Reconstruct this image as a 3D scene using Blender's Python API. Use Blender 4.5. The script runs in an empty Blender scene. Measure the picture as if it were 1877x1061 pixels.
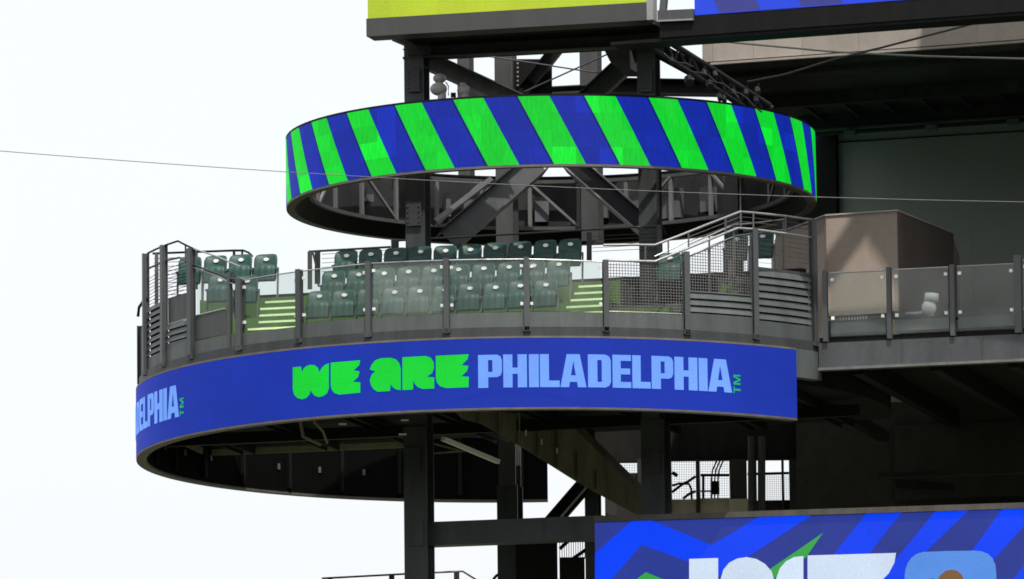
import bpy, bmesh, random
from math import *
from mathutils import Vector, Matrix
random.seed(7)
SC = bpy.context.scene
COL = SC.collection
V = Vector

# ------------------------------------------------------------------ camera
PW, PH = 1877.0, 1061.0                       # photograph size, used to read bearings off it
CAM = V((-0.785, -160.0, 6.0)); PITCH = 0.1413; ROLL = -0.0105; FPX = 95 * 160.0
cp, sp, cr, sr = cos(PITCH), sin(PITCH), cos(ROLL), sin(ROLL)
FWD = V((0, cp, sp)); _r0 = V((1, 0, 0)); _u0 = V((0, -sp, cp))
RGT = _r0 * cr + _u0 * sr; UPV = _u0 * cr - _r0 * sr
cd = bpy.data.cameras.new('camera'); co = bpy.data.objects.new('camera', cd); COL.objects.link(co)
cd.sensor_width = 36; cd.sensor_fit = 'HORIZONTAL'; cd.lens = FPX / PW * 36
cd.clip_start = 1; cd.clip_end = 6000
m = Matrix.Identity(4)
for i in range(3):
    m[i][0] = RGT[i]; m[i][1] = UPV[i]; m[i][2] = -FWD[i]; m[i][3] = CAM[i]
co.matrix_world = m
SC.camera = co

# ------------------------------------------------------------------ light and exposure
SUN_AZ, SUN_EL = radians(12), radians(62)     # azimuth measured from the camera side towards the right
EXPO = 0.35
sun_dir = V((sin(SUN_AZ) * cos(SUN_EL), -cos(SUN_AZ) * cos(SUN_EL), sin(SUN_EL)))
w = bpy.data.worlds.new('World'); SC.world = w; w.use_nodes = True
nt = w.node_tree
bg = nt.nodes['Background']
sky = nt.nodes.new('ShaderNodeTexSky'); sky.sky_type = 'NISHITA'; sky.sun_disc = False
sky.sun_elevation = SUN_EL; sky.sun_rotation = atan2(sun_dir.x, sun_dir.y)
sky.air_density = 1.0; sky.dust_density = 6.0; sky.ozone_density = 1.0; sky.altitude = 0
veil = nt.nodes.new('ShaderNodeMix'); veil.data_type = 'RGBA'       # thin bright overcast over the whole sky
veil.inputs[0].default_value = 0.55
nt.links.new(sky.outputs[0], veil.inputs[6]); veil.inputs[7].default_value = (8.36, 8.40, 8.42, 1)
nt.links.new(veil.outputs[2], bg.inputs[0]); bg.inputs[1].default_value = 0.138
sd = bpy.data.lights.new('sun', 'SUN'); sd.energy = 3.6; sd.angle = radians(0.6); sd.color = (1.0, 0.955, 0.89)
so = bpy.data.objects.new('sun', sd); COL.objects.link(so)
so.rotation_euler = sun_dir.to_track_quat('Z', 'Y').to_euler(); so.location = (20, -40, 80)
SC.view_settings.view_transform = 'Standard'; SC.view_settings.look = 'None'
SC.view_settings.exposure = EXPO; SC.view_settings.gamma = 1.0; SC.view_settings.use_curve_mapping = False
SC.cycles.filter_width = 1.7; SC.cycles.max_bounces = 8; SC.cycles.transparent_max_bounces = 16
EM = 2 ** -EXPO

# ------------------------------------------------------------------ bearings -> points on real planes
def ray(px, py): return FPX * FWD + (px - PW / 2) * RGT - (py - PH / 2) * UPV
def at(px, py, Y):
    d = ray(px, py); return CAM + d * ((Y - CAM.y) / d.y)
def atz(px, py, z):
    d = ray(px, py); return CAM + d * ((z - CAM.z) / d.z)
def atp(px, py, p0, n):
    d = ray(px, py); return CAM + d * ((p0 - CAM).dot(n) / d.dot(n))
def cyl(px, py, cx, cy, R, front=True):
    d = ray(px, py); a = d.x ** 2 + d.y ** 2; ox, oy = CAM.x - cx, CAM.y - cy
    b = 2 * (ox * d.x + oy * d.y); c = ox * ox + oy * oy - R * R
    q = max(b * b - 4 * a * c, 0)
    t = (-b + (-sqrt(q) if front else sqrt(q))) / (2 * a)
    return CAM + d * t
def udir(deg): return V((cos(radians(deg)), -sin(radians(deg)), 0))
def ndir(deg): return V((-sin(radians(deg)), -cos(radians(deg)), 0))   # towards the camera
Z = V((0, 0, 1)); YD = V((0, 1, 0))
def lin(r, g, b):
    f = lambda c: (c / 255 / 12.92) if c / 255 <= .04045 else ((c / 255 + .055) / 1.055) ** 2.4
    return (f(r), f(g), f(b))

# ------------------------------------------------------------------ materials
def newmat(name):
    mt = bpy.data.materials.new(name); mt.use_nodes = True
    t = mt.node_tree; b = t.nodes['Principled BSDF']
    return mt, t, b
def nn(t, kind, **kw):
    n = t.nodes.new(kind)
    for k, v in kw.items(): setattr(n, k, v)
    return n
def paint(name, col, rough=.5, metal=0., spec=.5, var=.25, scale=3.0, grime=.5, bump=.0, streak=True):
    """painted or coated surface with uneven tone, streaks and dust"""
    mt, t, b = newmat(name); L = t.links.new
    b.inputs['Roughness'].default_value = rough; b.inputs['Metallic'].default_value = metal
    b.inputs['Specular IOR Level'].default_value = spec
    g = nn(t, 'ShaderNodeNewGeometry')
    mp = nn(t, 'ShaderNodeMapping'); L(g.outputs['Position'], mp.inputs[0])
    mp.inputs['Scale'].default_value = (1, 1, .22 if streak else 1)
    n1 = nn(t, 'ShaderNodeTexNoise'); n1.inputs['Scale'].default_value = scale; n1.inputs['Detail'].default_value = 6
    n1.inputs['Roughness'].default_value = .65
    L(mp.outputs[0], n1.inputs[0])
    n2 = nn(t, 'ShaderNodeTexNoise'); n2.inputs['Scale'].default_value = scale * 9; n2.inputs['Detail'].default_value = 4
    L(g.outputs['Position'], n2.inputs[0])
    r1 = nn(t, 'ShaderNodeMapRange'); r1.inputs[1].default_value = .3; r1.inputs[2].default_value = .7
    r1.inputs[3].default_value = 1 - var; r1.inputs[4].default_value = 1 + var
    L(n1.outputs[0], r1.inputs[0])
    r2 = nn(t, 'ShaderNodeMapRange'); r2.inputs[1].default_value = .3; r2.inputs[2].default_value = .7
    r2.inputs[3].default_value = 1 - var * .4; r2.inputs[4].default_value = 1 + var * .4
    L(n2.outputs[0], r2.inputs[0])
    mu = nn(t, 'ShaderNodeMath', operation='MULTIPLY'); L(r1.outputs[0], mu.inputs[0]); L(r2.outputs[0], mu.inputs[1])
    oi = nn(t, 'ShaderNodeObjectInfo')
    r3 = nn(t, 'ShaderNodeMapRange'); r3.inputs[3].default_value = .86; r3.inputs[4].default_value = 1.14
    L(oi.outputs['Random'], r3.inputs[0])
    mu2 = nn(t, 'ShaderNodeMath', operation='MULTIPLY'); L(mu.outputs[0], mu2.inputs[0]); L(r3.outputs[0], mu2.inputs[1])
    vm = nn(t, 'ShaderNodeVectorMath', operation='SCALE'); vm.inputs[0].default_value = col
    L(mu2.outputs[0], vm.inputs['Scale'])
    L(vm.outputs[0], b.inputs['Base Color'])
    rr = nn(t, 'ShaderNodeMapRange'); rr.inputs[3].default_value = max(rough - .12, .05); rr.inputs[4].default_value = min(rough + .15, 1)
    L(n2.outputs[0], rr.inputs[0]); L(rr.outputs[0], b.inputs['Roughness'])
    if bump:
        bp = nn(t, 'ShaderNodeBump'); bp.inputs['Strength'].default_value = bump; bp.inputs['Distance'].default_value = .01
        L(n2.outputs[0], bp.inputs['Height']); L(bp.outputs[0], b.inputs['Normal'])
    return mt
def led(name, col, base=(.006, .006, .008), var=.06, strength=1.0, fine=True):
    """lit LED face: emission with per-module and fine pixel unevenness over a dark satin front"""
    mt, t, b = newmat(name); L = t.links.new
    b.inputs['Base Color'].default_value = (*base, 1); b.inputs['Roughness'].default_value = .62
    b.inputs['Specular IOR Level'].default_value = .10
    oi = nn(t, 'ShaderNodeObjectInfo')
    r = nn(t, 'ShaderNodeMapRange'); r.inputs[3].default_value = 1 - var; r.inputs[4].default_value = 1 + var
    L(oi.outputs['Random'], r.inputs[0])
    g = nn(t, 'ShaderNodeNewGeometry')
    n = nn(t, 'ShaderNodeTexNoise'); n.inputs['Scale'].default_value = 45; n.inputs['Detail'].default_value = 2
    L(g.outputs['Position'], n.inputs[0])
    r2 = nn(t, 'ShaderNodeMapRange'); r2.inputs[1].default_value = .3; r2.inputs[2].default_value = .7
    r2.inputs[3].default_value = .9; r2.inputs[4].default_value = 1.1
    L(n.outputs[0], r2.inputs[0])
    mu = nn(t, 'ShaderNodeMath', operation='MULTIPLY'); L(r.outputs[0], mu.inputs[0]); L(r2.outputs[0], mu.inputs[1])
    nb = nn(t, 'ShaderNodeTexNoise'); nb.inputs['Scale'].default_value = .45; nb.inputs['Detail'].default_value = 3; L(g.outputs['Position'], nb.inputs[0])
    rb = nn(t, 'ShaderNodeMapRange'); rb.inputs[1].default_value = .3; rb.inputs[2].default_value = .7; rb.inputs[3].default_value = .88; rb.inputs[4].default_value = 1.10
    L(nb.outputs[0], rb.inputs[0]); m0 = nn(t, 'ShaderNodeMath', operation='MULTIPLY'); L(mu.outputs[0], m0.inputs[0]); L(rb.outputs[0], m0.inputs[1])
    mu2 = nn(t, 'ShaderNodeMath', operation='MULTIPLY'); L(m0.outputs[0], mu2.inputs[0]); mu2.inputs[1].default_value = strength * EM
    if isinstance(col, tuple): b.inputs['Emission Color'].default_value = (*col, 1)
    L(mu2.outputs[0], b.inputs['Emission Strength'])
    return mt

STEEL = paint('dark_steel_paint', (.040, .044, .045), .5, spec=.3, var=.3)
STEEL2 = paint('grey_steel_paint', (.050, .052, .053), .5, var=.25)
STEELB = paint('black_steel_paint', (.0075, .0075, .0078), .65, spec=.12, var=.3)
PANEL = paint('grey_panel_paint', (.069, .080, .080), .5, var=.22)
POST = paint('grey_post_paint', (.055, .060, .064), .42, var=.15)
RAILM = paint('galvanised_rail', (.30, .30, .30), .35, metal=.4, var=.2)
DARKRAIL = paint('dark_rail_paint', (.035, .036, .036), .4, var=.2)
CLAMP = paint('glass_clamp_metal', (.72, .72, .70), .35, var=.08)
OLIVE = paint('olive_girder_paint', (.17, .155, .11), .65, spec=.2, var=.35)
HOUSE = paint('dark_housing_paint', (.045, .045, .046), .5, var=.12)
BRACEG = paint('pale_grey_brace', (.13, .13, .128), .5, var=.3)
CAPD = paint('weathered_cap', (.05, .046, .038), .7, var=.4)
TAND = paint('tan_plaster_shaded', (.115, .098, .085), .9, var=.2, scale=1.2, bump=.1, spec=.15)  # tan plaster darkened: shade put into the colour
LEDBACK = paint('black_led_back', (.003, .003, .003), .8, spec=.05)
FASC = paint('blue_grey_fascia_paint', (.050, .054, .058), .45, var=.28, scale=1.6)
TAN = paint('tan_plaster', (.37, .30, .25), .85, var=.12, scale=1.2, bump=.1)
TANP = paint('tan_fascia_panel', (.36, .322, .29), .7, var=.12, scale=1.0)
CONC = paint('pale_concrete', (.42, .37, .30), .9, var=.15, bump=.2)
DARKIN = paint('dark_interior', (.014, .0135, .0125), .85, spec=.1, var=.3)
DARKWALL = paint('dark_wall_paint', (.035, .035, .033), .75, spec=.15, var=.25, scale=1.2)
SEATM = paint('green_seat_plastic', (.012, .048, .040), .48, spec=.32, var=.12, scale=6, streak=False)
PLATE = paint('white_number_plate', (.80, .80, .78), .4, var=.05)
SEATLEG = paint('seat_casting', (.10, .12, .115), .45, var=.15)
GREEN = paint('green_floor_paint', (.048, .115, .012), .7, var=.25, scale=4)
NOSE = paint('pale_stair_nosing', (.66, .82, .46), .6, var=.1, scale=12)
SOFF = paint('ring_soffit_metal', (.10, .09, .08), .6, var=.25)
RINGIN = paint('ring_inner_cladding', (.026, .027, .029), .65, spec=.2, var=.3, scale=1.5)
BOXM = paint('power_box_grey', (.10, .10, .107), .5, var=.12)
LAMPW = paint('white_housing', (.78, .78, .78), .35, var=.05)
DOMEG = paint('grey_dome', (.36, .35, .34), .5, var=.2)
CABLE = paint('cable_sheath', (.05, .05, .055), .5, var=.1)
CABLEL = paint('pale_cable', (.35, .35, .36), .5, var=.1)
FIELD = paint('ground_mix', (.07, .08, .045), .95, var=.3, scale=.05, streak=False)
def glassmat():
    mt = bpy.data.materials.new('clear_glass'); mt.use_nodes = True; t = mt.node_tree; t.nodes.clear(); L = t.links.new
    o = nn(t, 'ShaderNodeOutputMaterial'); tr = nn(t, 'ShaderNodeBsdfTransparent'); tr.inputs[0].default_value = (.86, .90, .88, 1)
    gl = nn(t, 'ShaderNodeBsdfGlossy'); gl.inputs['Roughness'].default_value = .04
    df = nn(t, 'ShaderNodeBsdfDiffuse'); df.inputs[0].default_value = (.55, .56, .53, 1)
    g = nn(t, 'ShaderNodeNewGeometry')
    n = nn(t, 'ShaderNodeTexNoise'); n.inputs['Scale'].default_value = 1.1; n.inputs['Detail'].default_value = 5; L(g.outputs['Position'], n.inputs[0])
    r = nn(t, 'ShaderNodeMapRange'); r.inputs[1].default_value = .35; r.inputs[2].default_value = .7; r.inputs[3].default_value = .01; r.inputs[4].default_value = .09
    L(n.outputs[0], r.inputs[0])
    oi = nn(t, 'ShaderNodeObjectInfo'); du = nn(t, 'ShaderNodeMath', operation='MULTIPLY_ADD'); L(oi.outputs['Random'], du.inputs[0]); du.inputs[1].default_value = .9; du.inputs[2].default_value = .25
    dm = nn(t, 'ShaderNodeMath', operation='MULTIPLY'); L(r.outputs[0], dm.inputs[0]); L(du.outputs[0], dm.inputs[1])
    m1 = nn(t, 'ShaderNodeMixShader'); L(dm.outputs[0], m1.inputs[0]); L(tr.outputs[0], m1.inputs[1]); L(df.outputs[0], m1.inputs[2])
    fr = nn(t, 'ShaderNodeFresnel'); fr.inputs[0].default_value = 1.5
    bf = nn(t, 'ShaderNodeMath', operation='SUBTRACT'); bf.inputs[0].default_value = 1; L(g.outputs['Backfacing'], bf.inputs[1])
    ff = nn(t, 'ShaderNodeMath', operation='MULTIPLY'); L(fr.outputs[0], ff.inputs[0]); L(bf.outputs[0], ff.inputs[1])
    m2 = nn(t, 'ShaderNodeMixShader'); L(ff.outputs[0], m2.inputs[0]); L(m1.outputs[0], m2.inputs[1]); L(gl.outputs[0], m2.inputs[2])
    L(m2.outputs[0], o.inputs[0]); return mt
GLASS = glassmat()
def tintglass():
    mt, t, b = newmat('reflection_toned_glass')
    b.inputs['Base Color'].default_value = (.295, .275, .268, 1); b.inputs['Roughness'].default_value = .35  # raised grey base stands in for the reflection in the windows
    b.inputs['Specular IOR Level'].default_value = .25
    return mt
TINT = tintglass()
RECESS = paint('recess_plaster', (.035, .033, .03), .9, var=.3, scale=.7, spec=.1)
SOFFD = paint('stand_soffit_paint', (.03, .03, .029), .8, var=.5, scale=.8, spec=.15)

# ------------------------------------------------------------------ mesh building
class MB:
    def __init__(s): s.v = []; s.f = []
    def add(s, vs, fs):
        o = len(s.v); s.v += [V(p) for p in vs]; s.f += [tuple(i + o for i in f) for f in fs]; return s
    def box(s, c, a, b, d):                     # centre and three half vectors
        c, a, b, d = V(c), V(a), V(b), V(d)
        if a.cross(b).dot(d) < 0: a = -a
        vs = [c + i * a + j * b + k * d for i in (-1, 1) for j in (-1, 1) for k in (-1, 1)]
        return s.add(vs, [(0, 1, 3, 2), (4, 6, 7, 5), (0, 4, 5, 1), (2, 3, 7, 6), (0, 2, 6, 4), (1, 5, 7, 3)])
    def bar(s, p0, p1, wd, hd, up=YD):          # wd across, hd along `up`
        p0, p1 = V(p0), V(p1); d = (p1 - p0); n = d.normalized()
        side = n.cross(up)
        if side.length < 1e-4: side = n.cross(V((1, 0, 0)))
        side.normalize(); h = side.cross(n).normalized()
        return s.box((p0 + p1) / 2, d / 2, side * wd / 2, h * hd / 2)
    def ibeam(s, p0, p1, wd, hd, up=YD, t=.022, web=.014):   # web faces `up`, flanges at the two edges
        p0, p1 = V(p0), V(p1); n = (p1 - p0).normalized()
        side = n.cross(up).normalized()
        s.bar(p0, p1, wd - 2 * t, web, up)
        for k in (-1, 1):
            o = side * k * (wd / 2 - t / 2); s.bar(p0 + o, p1 + o, t, hd, up)
        return s
    def hcol(s, p0, p1, wd, hd, up, t=.03):     # flange faces `up`
        p0, p1 = V(p0), V(p1); up = V(up).normalized(); o = up * (hd / 2 - t / 2)
        s.bar(p0 + o, p1 + o, wd, t, up); s.bar(p0 - o, p1 - o, wd, t, up); s.bar(p0, p1, t * .8, hd - 2 * t, up)
        return s
    def tube(s, pts, r, n=8):
        pts = [V(p) for p in pts]; o = len(s.v)
        for i, p in enumerate(pts):
            a = pts[max(i - 1, 0)]; b = pts[min(i + 1, len(pts) - 1)]; d = (b - a).normalized()
            e = d.cross(Z)
            if e.length < 1e-3: e = d.cross(YD)
            e.normalize(); g = e.cross(d)
            for k in range(n):
                th = 2 * pi * k / n; s.v.append(p + e * r * cos(th) + g * r * sin(th))
        for i in range(len(pts) - 1):
            for k in range(n):
                k2 = (k + 1) % n
                s.f.append((o + i * n + k, o + i * n + k2, o + (i + 1) * n + k2, o + (i + 1) * n + k))
        s.f.append(tuple(o + k for k in range(n))[::-1]); s.f.append(tuple(o + (len(pts) - 1) * n + k for k in range(n)))
        return s
    def ball(s, c, rx, rz, n=12, m=8):
        c = V(c); vs = [c + V((0, 0, -rz))]; fs = []
        for i in range(1, m):
            th = -pi / 2 + pi * i / m
            for k in range(n):
                ph = 2 * pi * k / n; vs.append(c + V((rx * cos(th) * cos(ph), rx * cos(th) * sin(ph), rz * sin(th))))
        vs.append(c + V((0, 0, rz))); e = len(vs) - 1
        for k in range(n):
            k2 = (k + 1) % n; fs.append((0, 1 + k2, 1 + k)); fs.append((e, e - n + k, e - n + k2))
            for i in range(m - 2): fs.append((1 + i * n + k, 1 + i * n + k2, 1 + (i + 1) * n + k2, 1 + (i + 1) * n + k))
        return s.add(vs, fs)
    def prism(s, pts, off):                     # polygon extruded by off
        pts = [V(p) for p in pts]; off = V(off); n = len(pts)
        nv = V((0, 0, 0))
        for i in range(n): nv += pts[i].cross(pts[(i + 1) % n])
        if nv.dot(off) > 0: pts = pts[::-1]
        return s.add(pts + [p + off for p in pts], [tuple(range(n)), tuple(range(2 * n - 1, n - 1, -1))] +
                     [(i, n + i, n + (i + 1) % n, (i + 1) % n) for i in range(n)])
    def ring(s, cx, cy, R0, R1, z0, z1, a0=-180., a1=180., n=96):   # annular solid, angles from the camera side
        full = abs(a1 - a0) >= 359.9; k = n if full else n + 1; o = len(s.v)
        for i in range(k):
            a = radians(a0 + (a1 - a0) * i / n); q = V((sin(a), -cos(a), 0))
            for R, z in ((R1, z0), (R1, z1), (R0, z1), (R0, z0)): s.v.append(V((cx, cy, z)) + q * R)
        for i in range(n):
            j = (i + 1) % k
            for e in range(4):
                e2 = (e + 1) % 4; s.f.append((o + i * 4 + e, o + j * 4 + e, o + j * 4 + e2, o + i * 4 + e2))
        if not full: s.f.append((o, o + 1, o + 2, o + 3)); l = o + (k - 1) * 4; s.f.append((l + 3, l + 2, l + 1, l))
        return s
    def build(s, name, mat, parent=None, smooth=False):
        me = bpy.data.meshes.new(name); off = ROOT.get(parent.name, V((0, 0, 0))) if parent else V((0, 0, 0))
        me.from_pydata([p - off for p in s.v], [], s.f)
        if smooth:
            for p in me.polygons: p.use_smooth = True
        me.materials.append(mat)
        bm = bmesh.new(); bm.from_mesh(me); bmesh.ops.recalc_face_normals(bm, faces=bm.faces); bm.to_mesh(me); bm.free(); me.update()
        ob = bpy.data.objects.new(name, me); COL.objects.link(ob)
        if parent: ob.parent = parent; ROOT[ob.name] = off
        return ob
ROOT = {}
def thing(name, label, cat, loc, group=None):
    o = bpy.data.objects.new(name, None); COL.objects.link(o); o.location = loc; o.empty_display_size = .2
    o['label'] = label; o['category'] = cat
    if group: o['group'] = group
    ROOT[o.name] = V(loc); return o
def tag(o, label=None, cat=None, group=None, kind=None):
    if label: o['label'] = label
    if cat: o['category'] = cat
    if group: o['group'] = group
    if kind: o['kind'] = kind
    return o
def inst(src, name, parent, M):
    o = bpy.data.objects.new(name, src.data); COL.objects.link(o); o.parent = parent; o.matrix_local = M; return o
def tri_poly(mb, pts):
    """add a possibly concave flat polygon, triangulated"""
    from mathutils.geometry import tessellate_polygon
    pts = [V(p) for p in pts]
    mb.add(pts, [tuple(t) for t in tessellate_polygon([pts])])

# ------------------------------------------------------------------ the setting: ground
g = MB(); g.add([(-900, -500, 0), (900, -500, 0), (900, 2500, 0), (-900, 2500, 0)], [(0, 1, 2, 3)])
tag(g.build('ground', FIELD), kind='structure')

# the rest of the stadium bowl: raked stands behind and beside the camera
def raked(name, a, b, back, tiers):
    a, b, back = V(a), V(b), V(back); mb = MB()
    for d0, z0, d1, z1 in tiers:
        n_ = 14
        for k in range(n_):
            f0, f1 = k / n_, (k + 1) / n_; q0 = back * (d0 + (d1 - d0) * f0); q1 = back * (d0 + (d1 - d0) * f1); zt = z0 + (z1 - z0) * f1; zb2 = z0 + (z1 - z0) * f0 - 3
            mb.prism([a + q0 + Z * zb2, b + q0 + Z * zb2, b + q1 + Z * zb2, a + q1 + Z * zb2], Z * (zt - zb2))
    tag(mb.build(name, BOWL, None), kind='structure')
BOWL = paint('stand_seats_dark', (.035, .05, .045), .8, var=.3, scale=.6)
TIERS = ((0, 3, 34, 22), (26, 27, 62, 52))
raked('opposite_stand', (-120, -172, 0), (120, -172, 0), (0, -1, 0), TIERS)
raked('side_stand', (-62, -165, 0), (-62, -30, 0), (-1, 0, 0), TIERS)
raked('side_stand', (62, -165, 0), (40, -20, 0), (1, 0, 0), TIERS)

# ================================================================== tower frame
PHI = 15.5
U, N = udir(PHI), ndir(PHI)
tower = thing('tower_frame', 'dark grey steel tower of columns, beams and diagonal braces holding both ring screens', 'steel tower', (1.2, 0, 0))
def col(xl, xr, Y, ztop, zbot=0, m=STEEL, depth=.42, yref=300):
    a = at(xl, yref, Y); b = at(xr, yref, Y); c = (a + b) / 2
    MB().hcol(V((c.x, Y, zbot)), V((c.x, Y, ztop)), (b.x - a.x), depth, -N).build('column', m, tower)
col(747, 784, -2.5, 33.4, 25.75); col(1174, 1208, -3.2, 33.4, 25.75)
col(746, 790, -2.5, 25.75, 0, yref=900, depth=.5); col(1181, 1225, -3.2, 25.75, 0, yref=900, depth=.5)
col(911, 943, 3.4, 34.2, 25.3, STEEL2, yref=140); col(915, 954, 3.4, 25.3, 0, yref=900)
col(1330, 1357, 2.6, 32.2, 27.1, STEEL2, yref=330)
col(843, 864, 5.5, 35.6, 30.4, STEEL2, yref=140); col(1067, 1099, 4.2, 35.2, 30.3, STEEL2, yref=140)
col(1075, 1099, 1.0, 25.3, 0, yref=920, depth=.3)
def brace(a, b, Y0, Y1, wpx, m=STEEL, depth=.32, kind='i', name='brace'):
    p, q = at(*a, Y0), at(*b, Y1); mb = MB()
    (mb.ibeam if kind == 'i' else mb.bar)(p, q, wpx / 95.0, depth)
    return mb.build(name, m, tower)
# upper level
brace((742, 90), (1215, 64.5), -2.5, -3.85, 38, STEEL, .34, name='beam')
brace((742, 101), (1215, 76), 2.8, 1.5, 20, STEELB, .3, name='beam')
brace((950, 170), (1100, 162), 4.3, 3.9, 14, STEEL, .3, name='beam')
brace((1100, 158), (1340, 162), 4.0, 4.6, 30, STEELB, .3, name='beam')
brace((772, 106), (948, 186), -2.4, -1.0, 31, BRACEG, .30)  # paler grey here stands in for light on this brace
brace((1022, 88), (952, 176), 2.6, 3.2, 24, STEEL, .26)
brace((1188, 78), (1068, 190), -3.0, -1.0, 36, STEEL, .3)
MB().prism([at(x, y, 3.0) for x, y in ((941, 108), (1000, 108), (1012, 120), (1012, 172), (941, 172))], (0, .03, 0)).build('gusset_plate', STEELB, tower)
for k in range(6): MB().box(at(949, 116 + k * 8, 2.97), (.02, 0, 0), (0, .02, 0), (0, 0, .02)).build('bolt', RAILM, tower)
MB().prism([at(x, y, -2.85) for x, y in ((1106, 88), (1175, 84), (1175, 140), (1150, 140), (1118, 112))], (0, .03, 0)).build('gusset_plate', STEEL, tower)
MB().prism([at(x, y, -2.75) for x, y in ((718, 70), (790, 70), (790, 100), (748, 100), (742, 80))], (0, .3, 0)).build('gusset_plate', STEEL, tower)
for a, b, Y0, Y1 in (((888, 102), (1112, 136), 1, 2), ((962, 168), (1116, 98), 2, 1)):
    MB().tube([at(*a, Y0), at(*b, Y1)], .016, 6).build('tie_rod', STEEL2, tower)
for x0, x1, Y, y in ((748, 783, -2.5, 845), (1184, 1222, -3.2, 850), (750, 780, -2.5, 150), (1177, 1205, -3.2, 150), (748, 783, -2.5, 395), (750, 788, -2.5, 981)):
    a, b = at(x0, y - 22, Y), at(x1, y + 22, Y); c = (a + b) / 2 + N * .265
    sp = MB().box(c, U * (b.x - a.x) / 2 * .82, N * .012, Z * (a.z - b.z) / 2).build('splice_plate', STEEL, tower)
    for i in (-1, 1):
        for k in range(4):
            MB().box(c + U * i * .11 + Z * (k - 1.5) * .10 + N * .02, U * .016, N * .016, Z * .016).build('bolt', STEEL2, sp)
# level of the upper ring
brace((985, 298), (822, 440), .5, -1.5, 46, STEEL, .36)
b5 = brace((1046, 296), (1190, 422), .5, -2.6, 29, STEELB, .2)
for o_ in (-16.5, 16.5): MB().bar(at(1046 + o_ * .66, 296 - o_ * .75, .42), at(1190 + o_ * .66, 422 - o_ * .75, -2.68), .03, .24).build('flange', BRACEG, b5)
MB().tube([at(1357, 322, -2.9), at(1357, 402, -2.9)], .016, 6).build('hanger_rod', RAILM, tower)
brace((898, 330), (795, 408), 1.5, -1.0, 9, STEEL2, .12, 'b')
# lower level
brace((768, 981), (1110, 968), -2.2, -3.1, 43, STEEL, .40, 'b', 'beam')
brace((1072, 888), (1008, 962), .6, .8, 30, STEELB, .3)
brace((1075, 893), (1016, 962), .35, .55, 4, RAILM, .03, 'b', 'brace')
# haunched girder under the deck with stiffeners
gp = [(822, 742), (1010, 742), (1150, 880), (1190, 912), (1190, 956), (1112, 914), (1058, 884), (960, 822), (880, 776), (846, 768)]
hg = MB().prism([at(x, y, -1.6 + (x - 822) * .008) for x, y in gp], V((.25, .5, 0))).build('haunched_girder', OLIVE, tower)
for k in range(7):
    x = 880 + 36 * k; y0 = 756 + max(0, x - 985) * 1.0; y1 = 776 + (x - 880) * .57
    MB().bar(at(x, y0 - 2, -1.66 + (x - 822) * .008), at(x, y1, -1.66 + (x - 822) * .008), .035, .07).build('stiffener', OLIVE, hg)
for x, y in ((964, 793), (993, 810), (1021, 826)):
    MB().bar(at(x, y - 5, -1.9 + (x - 822) * .008), at(x, y + 5, -1.9 + (x - 822) * .008), .03, .03).build('bolt', CLAMP, hg)

# ================================================================== ring screens
def ring_panels(root, src_name, cx, cy, R, z0, z1, a0, a1, ncol, nrow, mat, t=.10):
    da = (a1 - a0) / ncol; dz = (z1 - z0) / nrow; gap = radians(da) * .002; out = None
    mb = MB(); k = 3
    for i in range(k + 1):
        a = gap + (radians(da) - 2 * gap) * i / k
        q = V((sin(a), -cos(a), 0))
        for r, z in ((R, .001), (R, dz - .001), (R - t, dz - .001), (R - t, .001)): mb.v.append(q * r + Z * z)
    for i in range(k):
        for e in range(4):
            e2 = (e + 1) % 4; mb.f.append((i * 4 + e, (i + 1) * 4 + e, (i + 1) * 4 + e2, i * 4 + e2))
    mb.f += [(0, 1, 2, 3), (k * 4 + 3, k * 4 + 2, k * 4 + 1, k * 4)]
    me = bpy.data.meshes.new(src_name); me.from_pydata(mb.v, [], mb.f); me.materials.append(mat)
    for i in range(ncol):
        for j in range(nrow):
            o = bpy.data.objects.new(src_name, me); COL.objects.link(o); o.parent = root
            o.location = V((cx, cy, z0 + j * dz)) - ROOT[root.name]; o.rotation_euler.z = radians(a0 + i * da)
ZUB, ZUT, RU = 30.416, 31.72, 5.174
upper = thing('ring_screen', 'round LED screen ring with slanted green and blue stripes, high on the tower', 'LED ring', (0, 0, ZUB))
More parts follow.
